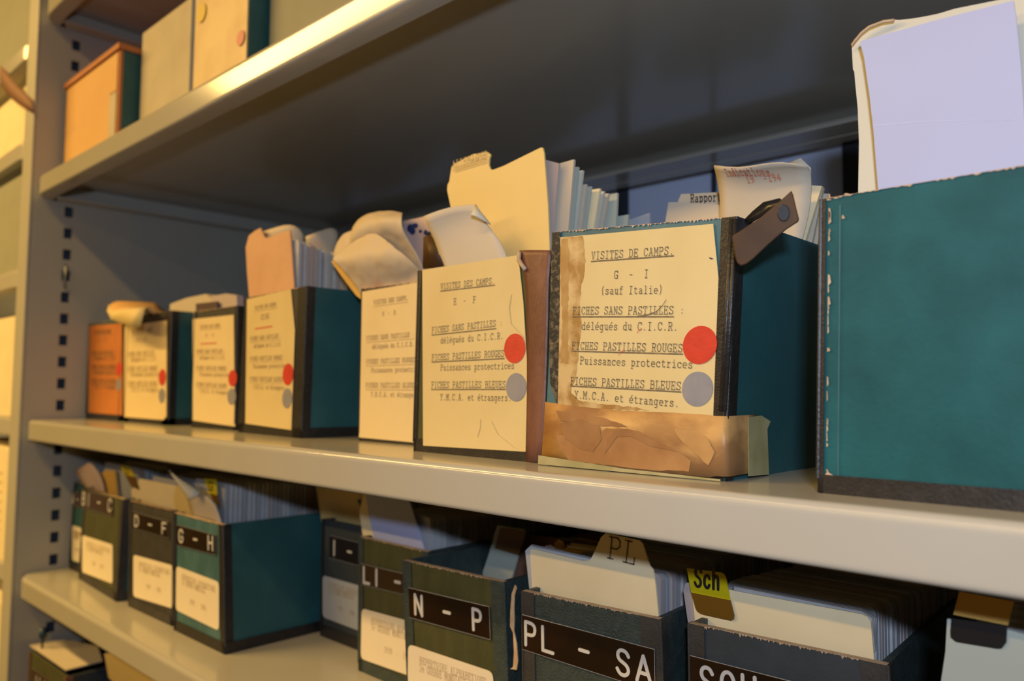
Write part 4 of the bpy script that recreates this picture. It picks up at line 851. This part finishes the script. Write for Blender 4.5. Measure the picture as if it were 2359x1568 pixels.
# SCH
f = Face((-.3655, .121, zD), (-.203, .132, zD), (-.3690, .124, zD+h), (-.2105, .135, zD+h))
t = card_box('charcoal blue box lettered SCH at the bottom right', f, zD, .33, 'slate', 'navy', 'char', bw=.16, group=G2)
plate(t, f, [(1592, 1508), (2040, 1622), (2040, 1720), (1594, 1610)], 'SCH - ST', .04, 1.0, hfrac=.64, wid=.0032, fill=.66)
SG = 'cards in the SCH box'
px_card('divider_card', 'large cream card at the front of the SCH box, behind the yellow Sch tab', 'card', [(1606, 1480), (1592, 1345), (1600, 1342), (1700, 1362), (1985, 1414), (1998, 1420), (2006, 1432), (2018, 1570)], .1475, 'manila', th=.002, group=SG)
px_card('index_card', 'pinkish white card edge written in ink, left of the yellow Sch tab', 'card', [(1590, 1470), (1574, 1358), (1580, 1342), (1600, 1342), (1620, 1470)], .1505, 'cardp', th=.002, group=SG)
for k in range(4):
    px_card('index_card', 'white card whose top edge shows above the large cream card of the SCH box', 'card', [(1690, 1450), (1690, 1350-2*k), (1985, 1408-3*k), (2008+4*k, 1424), (2016, 1500)], .152+.004*k, ['card', 'cardp', 'card', 'card2'][k], th=.002, group=SG+' behind the large cream card')
tab('bright yellow tab printed Sch on a brown foot, standing in the SCH box', [(1582, 1308), (1660, 1318), (1668, 1322), (1672, 1330), (1682, 1382), (1592, 1364)], .1450, [(1592, 1364), (1682, 1382), (1691, 1418), (1690, 1426), (1684, 1429), (1615, 1414), (1606, 1408), (1602, 1400)], 'Sch', (1598, 1350, 1660, 1358, .0165, .0036))
cr_ = ony(2022, 1500, .172).x; cl_ = -.358
stack((cr_+cl_)/2, zD+.01, cr_-cl_, .199, .172, .42, 40, ['card', 'card', 'card2', 'cardp'], 'white card packed upright in the SCH box', SG+', packed', 18, jz=.001, jx=.0012, dh=-.012)
# T box off the lower right corner
f = Face((-.160, .075, zD), (.0, .078, zD), (-.163, .078, zD+h), (-.003, .080, zD+h))
t = card_box('box below the bottom right corner holding the large white card', f, zD, .33, 'slate', 'navy', 'char', bw=.1, group=G2)
px_card('divider_card', 'large pale white card at the bottom right corner under the middle shelf', 'card', [(2160, 1650), (2168, 1568), (2178, 1500), (2182, 1425), (2196, 1428), (2330, 1452), (2460, 1490), (2480, 1650)], .090, 'mint', th=.002)
o = px_card('index_tab', 'black index tab over an amber strip at the bottom right corner', 'tab', round_px if False else [(2192, 1424), (2320, 1441), (2318, 1480), (2308, 1493), (2298, 1494), (2202, 1478), (2190, 1468), (2189, 1455)], .0885, 'smoke', th=.0012, group='coloured plastic index tabs')
o['_o'] = tuple(o.location/S)
MB().slab([ony(a, b, .0885) for a, b in [(2196, 1415), (2210, 1362), (2335, 1385), (2322, 1440)]], (0, .0012, 0)).build('tab_strip', M['ocre'], o)
stack(-.080, zD+.01, .142, .212, .098, .38, 14, ['card', 'card2'], 'white card standing in the box at the bottom right corner', 'cards in the bottom right box', 19, th=.006)

# ------------------------------------------------------------------ upper shelf boxes
def closed_box(name, label, x0, x1, y0, d, z0, hh, m, topm=None, group=None, parts=()):
    t = thing(name, label, 'box', ((x0+x1)/2, y0, z0), group)
    MB().box(x0, x1, y0, y0+d, z0, z0+hh).build('box_body', M[m], t, bevel=.0015)
    if topm: MB().box(x0-.004, x1+.004, y0-.005, y0+d, z0+hh-.012, z0+hh+.004).build('box_lid', M[topm], t, bevel=.001)
    return t
G3 = 'boxes on the upper shelf'
xa, xb = -1.822, ony(276, 165, .05).x
f = Face((xa, .05, zB), (xb, .05, zB), (xa, .05, .695), (xb, .05, .695))
t = card_box('peach fronted box with a dark green right side, leftmost on the upper shelf', f, zB, .35, 'rust', 'teal_d', 'black', group=G3, base=0, right_binding=False, left_binding=False, worn=False)
MB().slab([f.at(.03, .02, .001), f.at(.86, .02, .001), f.at(.86, .62, .001), f.at(.97, .62, .001), f.at(.97, .985, .001), f.at(.03, .985, .001)], f.n*.0005).build('front_paper', M['peach'], t)
MB().slab([f.at(.86, .02, .001), f.at(.97, .02, .001), f.at(.97, .61, .001), f.at(.86, .61, .001)], f.n*.0005).build('paper_corner', M['greybox'], t)
MB().box(xa-.003, xb+.004, .045, .40, .6955, .706).build('box_lid', M['rust'], t)
def up_box(label, px0, px1, y, ztop, m, side='teal_d'):
    a, b = ony(px0, 150, y).x, ony(px1, 100, y).x
    t = thing('archive_box', label, 'box', ((a+b)/2, y, zB), G3)
    MB().box(a, b, y, y+.32, zB, ztop).build('box_body', M[side], t, bevel=.0015)
    MB().box(a+.001, b-.001, y-.0025, y-.0002, zB+.001, ztop-.0015).build('front_paper', M[m], t)
    return t, Face((a, y-.0025, zB), (b, y-.0025, zB), (a, y-.0025, ztop), (b, y-.0025, ztop))
yg = onx(327, 150, xb+.008).y
up_box('plain grey beige box between the peach box and the mottled cream box', 329, 443, yg, ony(328, 80, yg).z, 'greybox', 'greybox')
t, f = up_box('mottled cream box with a yellow and a pink dot on its front', 449, 572, yg-.004, .82, 'creambox')
dot(f, t, 'yellow_dot_sticker', 466, 30, 21, M['ydot']); dot(f, t, 'pink_dot_sticker', 556, 88, 17, M['pdot'])
up_box('grey green box cut by the top edge of the picture, above the glare', 622, 830, onx(621, 100, ony(572, 100, yg-.004).x+.006).y, .82, 'greenbox')

# ------------------------------------------------------------------ bottom left box
f = Face((-1.775, .022, zE), (-1.600, .024, zE), (-1.778, .022, zE+.183), (-1.604, .024, zE+.183))
pL, pR = ony(70, 1500, .022), ony(150, 1550, .022)
f = Face((pL.x, .022, zE), (pR.x, .024, zE), (pL.x, .022, pL.z), (pR.x, .024, pL.z))
t = card_box('dark olive box with a paper and a blue pin on top, bottom left corner', f, zE, .33, 'green', 'slate', 'leather', bw=.06, group='boxes on the lowest shelf', worn=False)
plate(t, f, [(76, 1538), (140, 1580), (140, 1640), (76, 1600)], 'HI', .1, .6, 'plateB')
zt2 = pL.z
o = MB().slab([onz(x, yy, zt2+.003) for x, yy in [(68, 1487), (150, 1474), (225, 1490), (236, 1524), (152, 1545)]], (0, 0, .002)).build('loose_sheet', M['paper'], None, org=tuple(onz(150, 1500, zt2+.003)))
tag(o, 'wrinkled cream sheet lying over the box at the bottom left corner', 'paper')
pc = onz(97, 1493, zt2+.005)
o = thing('push_pin', 'blue headed pin standing in the sheet on the bottom left box', 'pin', pc)
MB().tube([pc, pc+Vector((0, 0, .022))], .0022, 8).build('pin_shaft', M['bluepin'], o)
MB().tube([pc+Vector((0, 0, .022)), pc+Vector((0, 0, .026)), pc+Vector((0, 0, .040))], .0065, 10).build('pin_head', M['bluepin'], o, smooth=True)
f = Face((-1.560, .06, zE), (-1.36, .06, zE), (-1.560, .06, zE+.17), (-1.36, .06, zE+.17))
t = card_box('dark box just right of the pin box, amber papers rising from it', f, zE, .33, 'green', 'slate', 'char', group='boxes on the lowest shelf', worn=False)
px_card('loose_sheet', 'amber paper rising under the lower shelf beside the pin box', 'paper', [(250, 1560), (240, 1505), (300, 1500), (380, 1540), (380, 1620), (290, 1600)], .085, 'gold', th=.003)

# ------------------------------------------------------------------ neighbouring bay, far left
GL = 'files on the neighbouring bay shelves'
def nb(label, x1, z0, hh, m, y0=.012, w=.5, d=.4, name='archive_box'):
    return closed_box(name, label, x1-w, x1, y0, d, z0, hh, m, group=GL)
nx = -1.925
nb('grey beige archive box in the top left corner behind the bright upright', nx, LZ[0], .30, 'greenbox')
nb('bright cream file leaning out at the left edge, below the bent paper', nx-.002, LZ[1], .125, 'manila', y0=.005)
nb('large grey green archive box at the left edge beside the upper slots', nx, LZ[2], .215, 'greenbox')
nb('cream archive box between two dark gaps at the left edge', nx, LZ[3], .215, 'manila', y0=.004)
t = nb('cream archive box with faint typed lines, left edge below the middle shelf', nx, LZ[4], .235, 'manila', y0=.004)
mb = MB()
for k in range(7): mb.box(nx-.20, nx-.05, .0030, .0036, LZ[4]+.18-.02*k, LZ[4]+.1825-.02*k)
mb.build('typed_text', M['inkf'], t)
nb('cream archive box at the bottom left edge of the picture', nx, LZ[5], .235, 'manila', y0=.004)
sheet('loose_sheet', 'brown bent paper strap drooping over the file at the left edge', 'paper', [[(0, 150, .0), (20, 172, -.008), (35, 195, -.010), (75, 230, -.008)], [(0, 185, -.0), (12, 215, -.008), (40, 240, -.010), (78, 262, -.008)]], 'brown')
for o in bpy.data.objects:
    for k in ('_o', '_f'):
        if k in o: del o[k]
